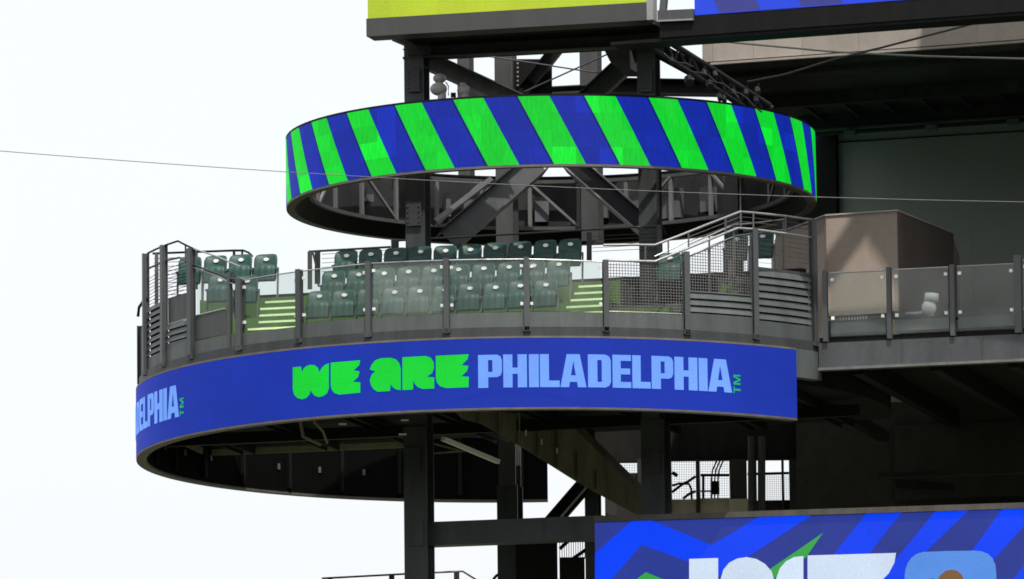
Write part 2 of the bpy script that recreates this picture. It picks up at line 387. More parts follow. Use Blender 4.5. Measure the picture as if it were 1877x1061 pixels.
def stripes():
    mt, t, b = newmat('led_stripes'); L = t.links.new
    b.inputs['Base Color'].default_value = (.007, .007, .009, 1); b.inputs['Roughness'].default_value = .6; b.inputs['Specular IOR Level'].default_value = .10
    g = nn(t, 'ShaderNodeNewGeometry'); sx = nn(t, 'ShaderNodeSeparateXYZ'); L(g.outputs['Position'], sx.inputs[0])
    neg = nn(t, 'ShaderNodeMath', operation='MULTIPLY'); L(sx.outputs[1], neg.inputs[0]); neg.inputs[1].default_value = -1
    an = nn(t, 'ShaderNodeMath', operation='ARCTAN2'); L(sx.outputs[0], an.inputs[0]); L(neg.outputs[0], an.inputs[1])
    h = nn(t, 'ShaderNodeMath', operation='SUBTRACT'); L(sx.outputs[2], h.inputs[0]); h.inputs[1].default_value = ZUB
    hs = nn(t, 'ShaderNodeMath', operation='MULTIPLY'); L(h.outputs[0], hs.inputs[0]); hs.inputs[1].default_value = radians(7.5) / (ZUT - ZUB)
    ad = nn(t, 'ShaderNodeMath', operation='ADD'); L(an.outputs[0], ad.inputs[0]); L(hs.outputs[0], ad.inputs[1])
    ph = nn(t, 'ShaderNodeMath', operation='MULTIPLY_ADD'); L(ad.outputs[0], ph.inputs[0]); ph.inputs[1].default_value = 1 / radians(14.0)
    ph.inputs[2].default_value = 40 - .4 / 14
    fr = nn(t, 'ShaderNodeMath', operation='FRACT'); L(ph.outputs[0], fr.inputs[0])
    lt = nn(t, 'ShaderNodeMath', operation='LESS_THAN'); L(fr.outputs[0], lt.inputs[0]); lt.inputs[1].default_value = .475
    dk = nn(t, 'ShaderNodeMath', operation='GREATER_THAN'); L(fr.outputs[0], dk.inputs[0]); dk.inputs[1].default_value = .965
    mx = nn(t, 'ShaderNodeMix', data_type='RGBA'); L(lt.outputs[0], mx.inputs[0])
    mx.inputs[6].default_value = (*lin(12, 42, 172), 1); mx.inputs[7].default_value = (*lin(8, 226, 48), 1)
    mx2 = nn(t, 'ShaderNodeMix', data_type='RGBA'); L(dk.outputs[0], mx2.inputs[0]); L(mx.outputs[2], mx2.inputs[6]); mx2.inputs[7].default_value = (*lin(10, 22, 110), 1)
    L(mx2.outputs[2], b.inputs['Emission Color'])
    oi = nn(t, 'ShaderNodeObjectInfo'); rp = nn(t, 'ShaderNodeValToRGB'); L(oi.outputs['Random'], rp.inputs[0])
    rp.color_ramp.interpolation = 'CONSTANT'
    e = rp.color_ramp.elements; e[0].color = (.80, .80, .80, 1); e[1].position = .3; e[1].color = (.87, .87, .87, 1)
    for p, v_ in ((.62, .94), (.88, 1.14)):
        x = e.new(p); x.color = (v_,) * 3 + (1,)
    n = nn(t, 'ShaderNodeTexNoise'); n.inputs['Scale'].default_value = 40; mp = nn(t, 'ShaderNodeMapping'); mp.inputs['Scale'].default_value = (1, 1, .12)
    L(g.outputs['Position'], mp.inputs[0]); L(mp.outputs[0], n.inputs[0])
    r2 = nn(t, 'ShaderNodeMapRange'); r2.inputs[1].default_value = .3; r2.inputs[2].default_value = .7; r2.inputs[3].default_value = .86; r2.inputs[4].default_value = 1.12
    L(n.outputs[0], r2.inputs[0])
    mu = nn(t, 'ShaderNodeMath', operation='MULTIPLY'); L(rp.outputs[0], mu.inputs[0]); L(r2.outputs[0], mu.inputs[1])
    mu2 = nn(t, 'ShaderNodeMath', operation='MULTIPLY'); L(mu.outputs[0], mu2.inputs[0]); mu2.inputs[1].default_value = EM
    L(mu2.outputs[0], b.inputs['Emission Strength']); return mt
ring_panels(upper, 'led_panel', 0, 0, RU, ZUB, ZUT, -180, 180, 72, 4, stripes())
MB().ring(0, 0, RU - .17, RU - .002, ZUB - .05, ZUB - .004).build('soffit', SOFF, upper)
MB().ring(0, 0, RU - .15, RU - .105, ZUB, ZUT + .01, n=96).build('back_wall', RINGIN, upper)
MB().ring(0, 0, RU - .17, RU + .004, ZUT + .004, ZUT + .04).build('top_cap', STEELB, upper)
sk = MB(); n = 96
for i in range(n):
    a = 2 * pi * i / n; q = V((sin(a), -cos(a), 0)); sk.v += [q * (RU - .17) + Z * (ZUB - .04), q * (RU - .44) + Z * (ZUB + .26), q * (RU - .44) + Z * (ZUB + .30), q * (RU - .155) + Z * (ZUB + .30)]
for i in range(n):
    j = (i + 1) % n
    for e in range(3): sk.f.append((i * 4 + e, i * 4 + e + 1, j * 4 + e + 1, j * 4 + e))
sk.build('inner_skirt', STEELB, upper)
for zz, rr, mm in ((ZUB + .24, RU - .48, STEEL2), (ZUT - .12, RU - .48, STEEL2)):
    MB().ring(0, 0, rr - .04, rr + .04, zz - .035, zz + .035).build('chord', mm, upper)
for k in range(30):
    a = radians(12 * k + 5); q = V((sin(a), -cos(a), 0)); c = q * (RU - .48)
    MB().bar(V((c.x, c.y, ZUB + .24)), V((c.x, c.y, ZUT - .12)), .08, .06, q).build('post', BRACEG, upper)
for k in range(0, 30, 2):
    aa_ = [radians(12 * (k + e) + 5) for e in (0, 1)]; c_ = [V((sin(x), -cos(x), 0)) * (RU - .50) for x in aa_]
    lo_, hi_ = (0, 1) if k % 4 else (1, 0)
    MB().bar(c_[lo_] + Z * (ZUB + .26), c_[hi_] + Z * (ZUT - .14), .05, .05, Z).build('diagonal', BRACEG, upper)
for deg, wd, ht, zo in ((199, .34, .42, .5), (205, .10, .5, .46), (213, .36, .5, .42), (228, .2, .3, .6), (168, .3, .45, .45), (158, .3, .4, .5), (150, .4, .6, .35), (140, .3, .5, .4), (182, .28, .5, .4)):
    a = radians(deg); q = V((sin(a), -cos(a), 0)); tn = V((cos(a), sin(a), 0)); c = q * (RU - .26) + Z * (ZUB + zo + ht / 2)
    MB().box(c, tn * wd / 2, q * .09, Z * ht / 2).build('power_box', BOXM, upper)

# ---- lower ring
LX, LY, RL, ZLB, ZLT = -.62, .38, 7.514, 25.539, 26.831
A_R = 43.6; A_L = -184.0
lower = thing('ring_screen', 'blue LED ribbon curved under the seating deck, lettered WE ARE PHILADELPHIA', 'LED ribbon', (LX, LY, ZLB))
ring_panels(lower, 'led_panel', LX, LY, RL, ZLB, ZLT, A_L, A_R, 60, 3, led('led_blue', lin(14, 48, 168), var=.03))
MB().ring(LX, LY, RL - .20, RL - .002, ZLB - .045, ZLB - .004, A_L, A_R, 110).build('soffit', SOFF, lower)
MB().ring(LX, LY, RL - .18, RL - .105, ZLB, ZLT - .02, A_L, A_R, 110).build('back_wall', LEDBACK, lower)
MB().ring(LX, LY, RL - .3, RL - .0, ZLT + .004, ZLT + .04, A_L, A_R, 110).build('top_cap', SOFF, lower)
for k in range(22):
    a = radians(A_L + 4 + 10 * k); q = V((sin(a), -cos(a), 0)); c = V((LX, LY, 0)) + q * (RL - .22)
    MB().bar(V((c.x, c.y, ZLB + .08)), V((c.x, c.y, ZLT - .05)), .07, .07, q).build('post', STEELB, lower)
for k in range(14):
    a = radians(-178 + 8 * k); q = V((sin(a), -cos(a), 0)); tn = V((cos(a), sin(a), 0)); c = V((LX, LY, ZLB + .5)) + q * (RL - .19)
    MB().box(c, tn * .025, q * .02, Z * .06).build('bracket', BOXM, lower)
# lettering: outlines in (angle, height) wrapped on the cylinder a centimetre proud
def wrap(px, py):
    p = cyl(px, py, LX, LY, RL); return (atan2(p.x - LX, -(p.y - LY)), p.z)
def on_ring(az, da=0, lift=.012): return V((LX + (RL + lift) * sin(az[0] + da), LY - (RL + lift) * cos(az[0] + da), az[1]))
LGREEN = led('led_green_letter', lin(8, 214, 50), var=.02); LBLUE = led('led_pale_letter', lin(116, 166, 255), var=.03); LTM = led('led_green_mark', lin(30, 180, 90))
z3 = lambda pts: [wrap(500 + x / 3.754, 620 + y / 3.754) for x, y in pts]
we_are = [
 [(140, 200), (198, 195), (203, 232), (216, 206), (236, 190), (262, 183), (290, 185), (312, 202), (323, 234), (338, 205), (360, 184), (388, 171), (388, 345), (376, 378), (350, 398), (318, 405), (290, 395), (272, 374), (264, 356), (256, 386), (232, 412), (204, 420), (172, 412), (150, 390), (140, 352)],
 [(401, 168), (603, 151), (597, 184), (560, 221), (599, 228), (590, 266), (553, 300), (604, 303), (604, 374), (458, 388), (424, 376), (406, 350), (401, 322)],
 [(669, 216), (680, 184), (706, 152), (742, 138), (812, 134), (850, 146), (872, 172), (882, 210), (882, 358), (850, 352), (828, 338), (812, 316), (808, 363), (722, 368), (694, 350), (676, 320), (669, 288), (682, 250), (708, 226)],
 [(893, 131), (1055, 122), (1088, 134), (1108, 165), (1110, 205), (1098, 240), (1062, 264), (1112, 270), (1112, 346), (1034, 349), (1000, 338), (978, 314), (968, 288), (966, 353), (893, 357)],
 [(1123, 121), (1349, 110), (1340, 146), (1300, 185), (1346, 190), (1338, 226), (1298, 262), (1349, 265), (1348, 337), (1192, 343), (1152, 330), (1130, 304), (1123, 276)]]
RECT = lambda a, b, c, d: [(a, b), (c, b), (c, d), (a, d)]
GL = {
 'P': [RECT(0, 0, .42, 1), [(.42, 1), (.80, 1), (.94, .95), (1, .84), (1, .48), (.94, .37), (.80, .32), (.42, .32), (.42, .48), (.60, .48), (.60, .84), (.42, .84)]],
 'H': [RECT(0, 0, .39, 1), RECT(.61, 0, 1, 1), RECT(.39, .41, .61, .60)],
 'I': [RECT(0, 0, 1, 1)],
 'L': [RECT(0, 0, .46, 1), RECT(.46, 0, 1, .20)],
 'A': [[(0, 0), (.33, 0), (.5, .80), (.5, 1), (.25, 1)], [(1, 0), (.75, 1), (.5, 1), (.5, .80), (.67, 0)], [(.364, .16), (.636, .16), (.594, .36), (.406, .36)]],
 'D': [RECT(0, 0, .41, 1), [(.41, 1), (.76, 1), (.93, .94), (1, .82), (1, .18), (.93, .06), (.76, 0), (.41, 0), (.41, .17), (.60, .17), (.60, .83), (.41, .83)]],
 'E': [RECT(0, 0, .44, 1), RECT(.44, .82, 1, 1), RECT(.44, .41, .95, .59), RECT(.44, 0, 1, .18)]}
z4 = lambda x, y: wrap(850 + x / 2.979, 620 + y / 2.979)
word = [('P', 80, 210, 85, 268), ('H', 217, 346, 84, 266), ('I', 357, 411, 84, 264), ('L', 417, 524, 84, 264), ('A', 528, 670, 86, 267), ('D', 679, 804, 88, 268),
        ('E', 813, 914, 91, 272), ('L', 921, 1020, 95, 276), ('P', 1026, 1144, 98, 280), ('H', 1151, 1276, 104, 286), ('I', 1283, 1331, 110, 293), ('A', 1335, 1464, 115, 299)]
glyphs = [(LGREEN, [z3(p)]) for p in we_are]
tz0 = z4(700, 268)[1]; tz1 = z4(700, 88)[1]
for ch, xl, xr, yt, yb in word:
    al, ar = z4(xl, yb)[0], z4(xr, yb)[0]
    glyphs.append((LBLUE, [[(al + (ar - al) * x, tz0 + (tz1 - tz0) * y) for x, y in p] for p in GL[ch]]))
tl, tr, tb, tt = z4(1472, 298)[0], z4(1510, 298)[0], z4(1490, 300)[1], z4(1490, 200)[1]
tm = lambda pts: [(tl + (tr - tl) * x, tb + (tt - tb) * y) for x, y in pts]
glyphs.append((LTM, [tm(p) for p in (RECT(0, 0, .14, .36), [(.14, .13), (1, .13), (1, .24), (.14, .24)])]))
glyphs.append((LTM, [tm(p) for p in ([(0, .46), (1, .46), (1, .56), (.34, .56), (.34, .57), (1, .70), (1, .78), (.34, .91), (.34, .92), (1, .92), (1, 1), (0, 1), (0, .87), (.7, .74), (0, .6)],)]))
PERIOD = z4(1490, 250)[0] - wrap(334, 752)[0]
for k in (0, -1, -2):
    for mt, polys in glyphs:
        cen = sum(p[0] for p in polys[0]) / len(polys[0]) + k * PERIOD
        if not radians(A_L) < cen < radians(A_R): continue
        mb = MB()
        for p in polys: tri_poly(mb, [on_ring(q, k * PERIOD) for q in p])
        ob = mb.build('letter', mt, lower)

# ================================================================== seating deck
def disc_clip(R, vlo, vhi, z0, z1, phi=PHI, cx=LX, cy=LY, n=120, ulo=-99, uhi=99):
    """disc cut by two lines across the depth axis, as an extruded slab"""
    u, nn_ = udir(phi), -ndir(phi); pts = []
    for i in range(n):
        a = 2 * pi * i / n; p = V((cx + R * sin(a), cy - R * cos(a), 0)); pts.append(p)
    def clip(pts, d, lim, keep_less):
        out = []
        for i in range(len(pts)):
            a, b = pts[i], pts[(i + 1) % len(pts)]; fa, fb = a.dot(d) - lim, b.dot(d) - lim
            if not keep_less: fa, fb = -fa, -fb
            if fa <= 0: out.append(a)
            if (fa < 0 < fb) or (fb < 0 < fa): out.append(a + (b - a) * (fa / (fa - fb)))
        return out
    pts = clip(pts, nn_, vhi, True); pts = clip(pts, nn_, vlo, False); pts = clip(pts, u, uhi, True); pts = clip(pts, u, ulo, False)
    return [p + Z * z0 for p in pts], V((0, 0, z1 - z0))
DK = 27.06
VR0 = -N
deck = thing('seating_deck', 'round grey seating deck with green stepped terrace above the blue ribbon', 'deck', (LX, LY, 26.3))
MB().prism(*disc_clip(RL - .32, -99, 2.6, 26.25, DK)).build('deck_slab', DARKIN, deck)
MB().ring(LX, LY, RL - .31, RL - .055, ZLT + .045, DK - .01, -100, 49.5, 90).build('edge_band', STEEL, deck)
MB().ring(LX, LY, RL - .31, RL - .05, 26.33, ZLT + .04, A_R + .15, 49.5, 8).build('edge_band', PANEL, deck)
eb = MB()
p0 = atz(329, 807, 26.15); p1 = atz(379, 830, 26.15); p2 = atz(745, 814.6, 26.15)
eb.bar(p0, p1, .05, .12, Z); eb.bar(p1, p2, .05, .12, Z); eb.build('edge_angle', OLIVE, deck)
for k in range(8):
    uu = -6.2 + 1.75 * k; c0 = V((LX, LY, 0)); half = sqrt(max((RL - .5) ** 2 - uu ** 2, .2))
    a0 = c0 + U * uu + Z * 26.14
    MB().ibeam(a0 + VR0 * -half, a0 + VR0 * min(half, 2.0), .28, .16, Z).build('joist', STEELB, deck)
for vv in (-4.2, -.9):
    half = sqrt((RL - .5) ** 2 - vv ** 2); a0 = V((LX, LY, 26.02)) + VR0 * vv
    MB().bar(a0 - U * half, a0 + U * half, .16, .22, Z).build('joist', STEELB, deck)
# conduit and drain under the deck
MB().tube([at(550, 768, -4.5), at(556, 800, -4.4), at(588, 815, -4.2)], .035).build('drain_pipe', OLIVE, deck)
MB().tube([at(575, 772, -4.5), at(592, 790, -4.4), at(600, 812, -4.2)], .025).build('drain_pipe', OLIVE, deck)
for x, y in ((735, 770), (621, 777), (731, 796)):
    MB().bar(at(x, y, -5), at(x + 14, y, -5), .03, .03).build('bracket', CLAMP, deck)
# terrace steps (rows run along U); first row on the deck
SEAT_A = at(1000, 520.6, -5.55)
ZROW = SEAT_A.z - .80; VR = -N
URT = atp(1112, 560, VR * (SEAT_A.dot(VR) + .3), VR).dot(U)
row_v = [SEAT_A.dot(VR) + .83 * i for i in range(3)]
for i in (1, 2):
    MB().prism(*disc_clip(RL - .55, row_v[i] - .36, (row_v[2] + .95), DK + .002, ZROW + .5 * i, ulo=-5.9, uhi=URT)).build('terrace', GREEN if i else PANEL, deck)
MB().prism(*disc_clip(RL - .5, row_v[2] + .955, row_v[2] + 1.1, DK, ZROW + 1.25, ulo=-5.9, uhi=6.4)).build('back_upstand', STEELB, deck)
MB().prism(*disc_clip(RL - .55, row_v[1] - .1, row_v[2] + .95, DK + .002, ZROW + .42, ulo=URT + .003, uhi=6.4)).build('landing', STEEL2, deck)
MB().prism(*disc_clip(RL - .6, row_v[1] + .5, row_v[2] + .95, ZROW + .425, ZROW + .95, ulo=URT + 1.9, uhi=6.3)).build('landing', STEEL, deck)
MB().prism(*disc_clip(RL - .62, row_v[1] - .5, row_v[1] - .11, DK + .002, ZROW + .3, ulo=URT + .003, uhi=URT + 1.2)).build('landing_step', GREEN, deck)
MB().prism(*disc_clip(RL - .62, row_v[1] + .35, row_v[1] + .495, ZROW + .43, ZROW + .80, ulo=URT + 1.95, uhi=URT + 2.5)).build('landing_step', GREEN, deck)
for k in range(2):
    b_ = U * (URT + 2.2 + .42 * k) + VR * (row_v[1] + .3); MB().bar(b_ + Z * (ZROW + .42), b_ + Z * (ZROW + 1.25), .06, .05).build('landing_post', POST, deck)
for i in (1, 2):
    v0 = row_v[i] - .36; v1 = row_v[2] + .95; zb_, zt_ = (DK + .01, ZROW + .5) if i == 1 else (ZROW + .5, ZROW + 1.0)
    MB().box(U * (URT + .013) + VR * ((v0 + v1) / 2) + Z * ((zb_ + zt_) / 2), U * .012, VR * ((v1 - v0) / 2), Z * ((zt_ - zb_) / 2)).build('side_panel', STEEL, deck)
# aisle stairs: three risers to a row
def stairs(label, px_l, px_r):
    """px at bottom nosing"""
    rt = thing('aisle_stairs', label, 'stairs', (0, 0, DK), 'green aisle stairs between the seat blocks')
    vb = SEAT_A.dot(VR) - .55
    for k in range(6):
        zt = ZROW + .0 + .1667 * (k) + .02; v0 = vb + .277 * k
        pl = atp(px_l[k], 560, VR * v0, VR); pr = atp(px_r[k], 560, VR * v0, VR)
        ul, ur = pl.dot(U), pr.dot(U)
        base = U * ((ul + ur) / 2) + VR * (v0 + .16); hw = (ur - ul) / 2
        MB().box(base + Z * ((DK + zt) / 2), U * hw, VR * .16, Z * ((zt - DK) / 2 - .002)).build('step', GREEN, rt)
        MB().box(U * ((ul + ur) / 2) + VR * (v0 + .018) + Z * (zt - .012), U * hw, VR * .022, Z * .02).build('nosing', NOSE, rt)
    return rt
stairs('green aisle stairs with pale nosings beside the left seat block', [454, 454, 474, 475, 477, 486], [534, 541, 546, 548, 548, 546])
stairs('green aisle stairs with pale nosings right of the centre seats', [1024, 1031, 1038, 1046, 1053, 1061], [1106, 1106, 1107, 1107, 1107, 1108])

# ------------------------------------------------------------------ seats
def seat_meshes():
    def shell(fn, nx, nz, t):
        mb = MB(); N_ = (nx + 1) * (nz + 1)
        for s_ in (0, 1):
            for j in range(nz + 1):
                for i in range(nx + 1):
                    p = fn(i / nx * 2 - 1, j / nz); mb.v.append(V((p[0], p[1] + s_ * t, p[2])))
        for j in range(nz):
            for i in range(nx):
                a = j * (nx + 1) + i; b = a + nx + 1
                mb.f.append((a, a + 1, b + 1, b)); mb.f.append((N_ + a, N_ + b, N_ + b + 1, N_ + a + 1))
        ed = [j * (nx + 1) for j in range(nz + 1)], [j * (nx + 1) + nx for j in range(nz + 1)], list(range(nx + 1)), [nz * (nx + 1) + i for i in range(nx + 1)]
        for e, fl in zip(ed, (1, 0, 0, 1)):
            for a, b in zip(e, e[1:]): mb.f.append((a, b, b + N_, a + N_) if not fl else (b, a, a + N_, b + N_))
        return mb
    def back(x, h):
        z = .38 + .53 * h; k = max(0, (h - .72) / .28); wd = .234 * (1 - .16 * k ** 2.2) * (1 - .05 * (1 - h))
        return (x * wd, .06 + .13 * h - .075 * x * x * (.35 + .65 * h) + .035 * k * k, z - .03 * k * x ** 4)
    def pan(x, h):
        z = .34 + .345 * h; k = max(0, (h - .7) / .3); wd = .221 * (1 - .10 * k ** 2)
        rib = .006 * cos(x * pi * 3.5)
        return (x * wd, -.055 + .05 * h + .02 * x * x + rib + .05 * k ** 2, z - .02 * k * x ** 4)
    return shell(back, 12, 9, .025), shell(pan, 14, 8, .045)
def make_seat():
    r = thing('stadium_chair', 'x', 'seat', (0, 0, 0), 'green folding seats on the round deck')
    b, p = seat_meshes()
    b.build('seat_back', SEATM, r, True); p.build('seat_pan', SEATM, r, True)
    pl = MB(); n_ = 16
    fr = [V((.052 * cos(2 * pi * i / n_), .128 - .0 , .795 + .034 * sin(2 * pi * i / n_))) for i in range(n_)]
    pl.prism(fr, (0, .05, 0)).build('number_plate', PLATE, r)
    for k in (-1, 1):
        l = MB(); l.bar((k * .246, .05, .02), (k * .246, .10, .62), .022, .07); l.bar((k * .246, -.04, .01), (k * .246, .16, .01), .03, .03, Z)
        l.bar((k * .246, .11, .60), (k * .246, -.02, .585), .026, .04, Z)
        l.build('side_standard', SEATLEG, r)
    return r
seat0 = make_seat(); seat_used = [False]
def put_seat(p, label, rot=-radians(PHI)):
    if not seat_used[0]: o = seat0; seat_used[0] = True
    else:
        o = seat0.copy(); COL.objects.link(o)
        for ch in seat0.children:
            c = ch.copy(); COL.objects.link(c); c.parent = o
    o.location = p; o.rotation_euler.z = rot + radians(random.uniform(-2, 2)); o.rotation_euler.x = radians(random.uniform(-1.5, 1.5)); o['label'] = label
    return o
ORD = ['first', 'second', 'third', 'fourth', 'fifth', 'sixth', 'seventh', 'eighth', 'ninth', 'tenth', 'eleventh']
OFF = Z * .80 + VR * .10
rows = [(('front', 584, 1000), 0, 520.6, 541), (('middle', 611.5, 1023.7), 1, 482, 503), (('back', 634, 1045), 2, 445, 465)]
for (nm, xl, xr), i, yr, yl in rows:
    v = row_v[i] + .0
    pr = atp(xr, yr, VR * v, VR); plf = atp(xl, yl, VR * v, VR)
    for k in range(10):
        t = k / 9; p = plf.lerp(pr, t); z = ZROW + .5 * i
        c = U * p.dot(U) + VR * (v - .10) + Z * z
        put_seat(c, f'green folding seat, {ORD[k]} from the left stairs in the {nm} row of the centre block')
def seat_px(x, y, i, label):
    p = atp(x, y, VR * row_v[i], VR); put_seat(U * p.dot(U) + VR * (row_v[i] - .1) + Z * (p.z - .80), label)
for x, y, i, lb in ((487, 474, 2, 'green seat at the top of the left stairs, silhouetted on the sky'), (441, 475, 2, 'green seat second from the left stairs in the back row of the left block'),
                    (395, 477, 2, 'green seat third from the left stairs in the back row of the left block'), (349, 480, 2, 'green seat at the far left end of the back row, behind the railing'),
                    (403, 512, 1, 'green seat behind the sloping left rail in the middle row'), (452, 514, 1, 'green seat beside the left stairs in the middle row')):
    seat_px(x, y, i, lb)
for x, y, dv, lb in ((1228.6, 473, .9, 'green seat behind the wire mesh right of the right stairs'), (1350, 436.7, 2.6, 'green seat behind the sloping right handrail'), (1397, 432, 2.6, 'green seat at the far right end beside the louvred guard')):
    v = row_v[1] + dv; p = atp(x, y, VR * v, VR); put_seat(U * p.dot(U) + VR * (v - .1) + Z * (p.z - .80), lb)
    zf_ = p.z - .80
    if x > 1300: MB().box(U * p.dot(U) + VR * (v + .1) + Z * ((zf_ + DK) / 2), U * .247, VR * .4, Z * (zf_ - DK) / 2 * .998).build('terrace', GREEN, deck)
# ================================================================== guard round the deck
RG = 7.41
guard = thing('deck_guardrail', 'grey guardrail with glass, mesh and louvred bays round the seating deck', 'guardrail', (LX, LY, DK))
def gp_(px, py): return cyl(px, py, LX, LY, RG)
def ga(px, py):
    p = gp_(px, py); return atan2(p.x - LX, -(p.y - LY))
def gpt(a, z, dr=0): return V((LX + (RG + dr) * sin(a), LY - (RG + dr) * cos(a), z))
posts = [(271, 680, 464, .10), (304, 660, 449, .11), (354, 648, 455, .13), (443, 632, 511, .13), (551, 620, 494, .10), (678, 609, 480, .10), (820, 603, 474, .10), (966, 600, 472, .105), (1110, 599, 477, .10), (1257, 602, 462, .11), (1382, 610, 419, .11), (1490, 622, 403, .10)]
PA = [ga(x, yb) for x, yb, yt, wd in posts]; PT = [gp_(x, yt).z for x, yb, yt, wd in posts]
for a, zt, (x, yb, yt, wd) in zip(PA, PT, posts):
    q = V((sin(a), -cos(a), 0)); c0 = gpt(a, DK - .1, .035); c1 = gpt(a, zt, .035); tn = V((cos(a), sin(a), 0))
    po = MB().hcol(c0, c1, wd, .13, q, .02).build('post', POST, guard)
    MB().box(gpt(a, DK - .05, .05), tn * (wd / 2 + .02), q * .05, Z * .04).build('foot_plate', POST, po)
# two posts at the far left edge, then the far side
for a_, zt in ((radians(-86), 28.1), (radians(-97), 28.1)):
    MB().hcol(gpt(a_, DK - .1, .03), gpt(a_, zt, .03), .1, .1, V((sin(a_), -cos(a_), 0)), .02).build('post', STEEL, guard)
def arc(a0, a1, z0, z1, dr=0, n=8): return [gpt(a0 + (a1 - a0) * i / n, z0 + (z1 - z0) * i / n, dr) for i in range(n + 1)]
def curved_panel(a0, a1, z0, z1, t, mat, name, dr=0, n=4, dz0=0., dz1=0.):
    """curved sheet; dz0/dz1 raise the right end's bottom/top"""
    mb = MB()
    for i in range(n + 1):
        f = i / n; a = a0 + (a1 - a0) * f
        for d_, z in ((t / 2, z0 + dz0 * f), (t / 2, z1 + dz1 * f), (-t / 2, z1 + dz1 * f), (-t / 2, z0 + dz0 * f)): mb.v.append(gpt(a, z, dr + d_))
    for i in range(n):
        for e in range(4): e2 = (e + 1) % 4; mb.f.append((i * 4 + e, i * 4 + 4 + e, i * 4 + 4 + e2, i * 4 + e2))
    mb.f += [(0, 1, 2, 3), (n * 4 + 3, n * 4 + 2, n * 4 + 1, n * 4)]
    return mb.build(name, mat, guard)
GBOT = DK - .06; GKICK = gp_(966, 572).z
def glass_bay(i, zb=None):
    a0, a1 = PA[i], PA[i + 1]; m_ = .011; zb = zb or GKICK
    ztl, ztr = PT[i] - .03, PT[i + 1] - .03
    curved_panel(a0 + m_, a1 - m_, zb + .02, ztl, .014, GLASS, 'glass_pane', 0, 1, 0, ztr - ztl)
    MB().tube(arc(a0 + .006, a1 - .006, ztl, ztr, 0, 2), .013, 6).build('top_rail', RAILM, guard)
    for a_, sg in ((a0 + .0125, 1), (a1 - .0125, -1)):
        for z in (zb + .16, ztl - .14):
            q = V((sin(a_), -cos(a_), 0)); tn = V((cos(a_), sin(a_), 0))
            MB().box(gpt(a_, z, .012), tn * .026, q * .02, Z * .028).build('glass_clamp', CLAMP, guard)
for i in (3, 4, 5, 6, 7): glass_bay(i)
for i in range(3, 10):
    zk = {9: gp_(1320, 577).z, 3: gp_(500, 604).z}.get(i, GKICK)
    curved_panel(PA[i] + .007, PA[i + 1] - .007, GBOT, zk, .03, PANEL, 'kick_panel', 0)
curved_panel(PA[10] + .007, PA[11] - .007, GBOT, gp_(1436, 592).z, .03, PANEL, 'kick_panel', 0)
def slats(i, ztop, zbot, n, wfrac=.76, mat=PANEL, an0=None, an1=None):
    a0 = (PA[i] if an0 is None else an0) + .008; a1 = (PA[i + 1] if an1 is None else an1) - .008; h = (ztop - zbot) / n
    for k in range(n):
        z0 = zbot + h * k + h * (1 - wfrac)
        mb = MB(); m_ = 3
        for j in range(m_ + 1):
            a = a0 + (a1 - a0) * j / m_
            for d_, z in ((.03, z0), (.0, z0 + h * wfrac), (-.02, z0 + h * wfrac), (.01, z0)): mb.v.append(gpt(a, z, d_))
        for j in range(m_):
            for e in range(4): e2 = (e + 1) % 4; mb.f.append((j * 4 + e, j * 4 + 4 + e, j * 4 + 4 + e2, j * 4 + e2))
        mb.f += [(0, 1, 2, 3), (m_ * 4 + 3, m_ * 4 + 2, m_ * 4 + 1, m_ * 4)]
        mb.build('slat', mat, guard)
    curved_panel(a0, a1, zbot, ztop + .01, .01, STEELB, 'slat_backing', -.05, 2)
def mesh_bay(a0, a1, z0, z1l, z1r, step=.055, r=.006, name='wire_mesh', mat=BRACEG, vertical=True, dr=-.02):
    mb = MB(); L_ = (a1 - a0) * RG; nx = int(L_ / step)
    if vertical:
        for k in range(1, nx):
            f = k / nx; a = a0 + (a1 - a0) * f; mb.tube([gpt(a, z0, dr), gpt(a, z1l + (z1r - z1l) * f, dr)], r, 4)
    nz = int((max(z1l, z1r) - z0) / step)
    for k in range(nz + 1):
        z = z0 + step * k; fs = [f / 20 for f in range(21) if z1l + (z1r - z1l) * f / 20 >= z]
        if len(fs) > 1: mb.tube([gpt(a0 + (a1 - a0) * f, z, dr) for f in (fs[0], (fs[0] + fs[-1]) / 2, fs[-1])], r, 4)
    return tag(mb.build(name, mat, guard), kind='stuff')
# right bays
zr1 = gp_(1320, 540).z
for pp, r_, d_ in (([(1262, 448), (1300, 432), (1345, 412), (1380, 409), (1436, 402)], .017, -.9), ([(1265, 470), (1310, 447), (1350, 432), (1385, 427), (1440, 420)], .012, -.9), ([(1200, 470), (1240, 452), (1262, 440)], .016, -.5)):
    MB().tube([cyl(x, y, LX, LY, RG + d_) for x, y in pp], r_, 6).build('handrail', RAILM, guard)
for x, y0, y1 in ((1300, 540, 432), (1345, 530, 412), (1436, 500, 402)):
    MB().bar(cyl(x, y0, LX, LY, RG - .9), cyl(x, y1, LX, LY, RG - .9), .035, .035).build('rail_stub', POST, guard)
mesh_bay(PA[8] + .008, PA[9] - .008, GKICK + .03, gp_(1118, 482).z, gp_(1250, 478).z)
mesh_bay(PA[9] + .008, PA[10] - .008, zr1 + .04, gp_(1262, 468).z, gp_(1375, 428).z)
MB().tube(arc(PA[8] + .01, PA[9] - .01, GKICK + .02, GKICK + .02, 0), .014, 6).build('mesh_rail', RAILM, guard)
MB().tube(arc(PA[9] + .01, PA[10] - .01, zr1 + .02, zr1 + .02, 0), .02, 6).build('mesh_rail', POST, guard)
slats(9, zr1, gp_(1320, 577).z, 3, .8)
slats(10, gp_(1436, 500).z, gp_(1436, 592).z, 7, .8)
MB().bar(gpt(PA[10] + .01, gp_(1436, 497).z), gpt(PA[11] - .01, gp_(1436, 497).z), .05, .06, Z).build('sill_rail', STEEL, guard)
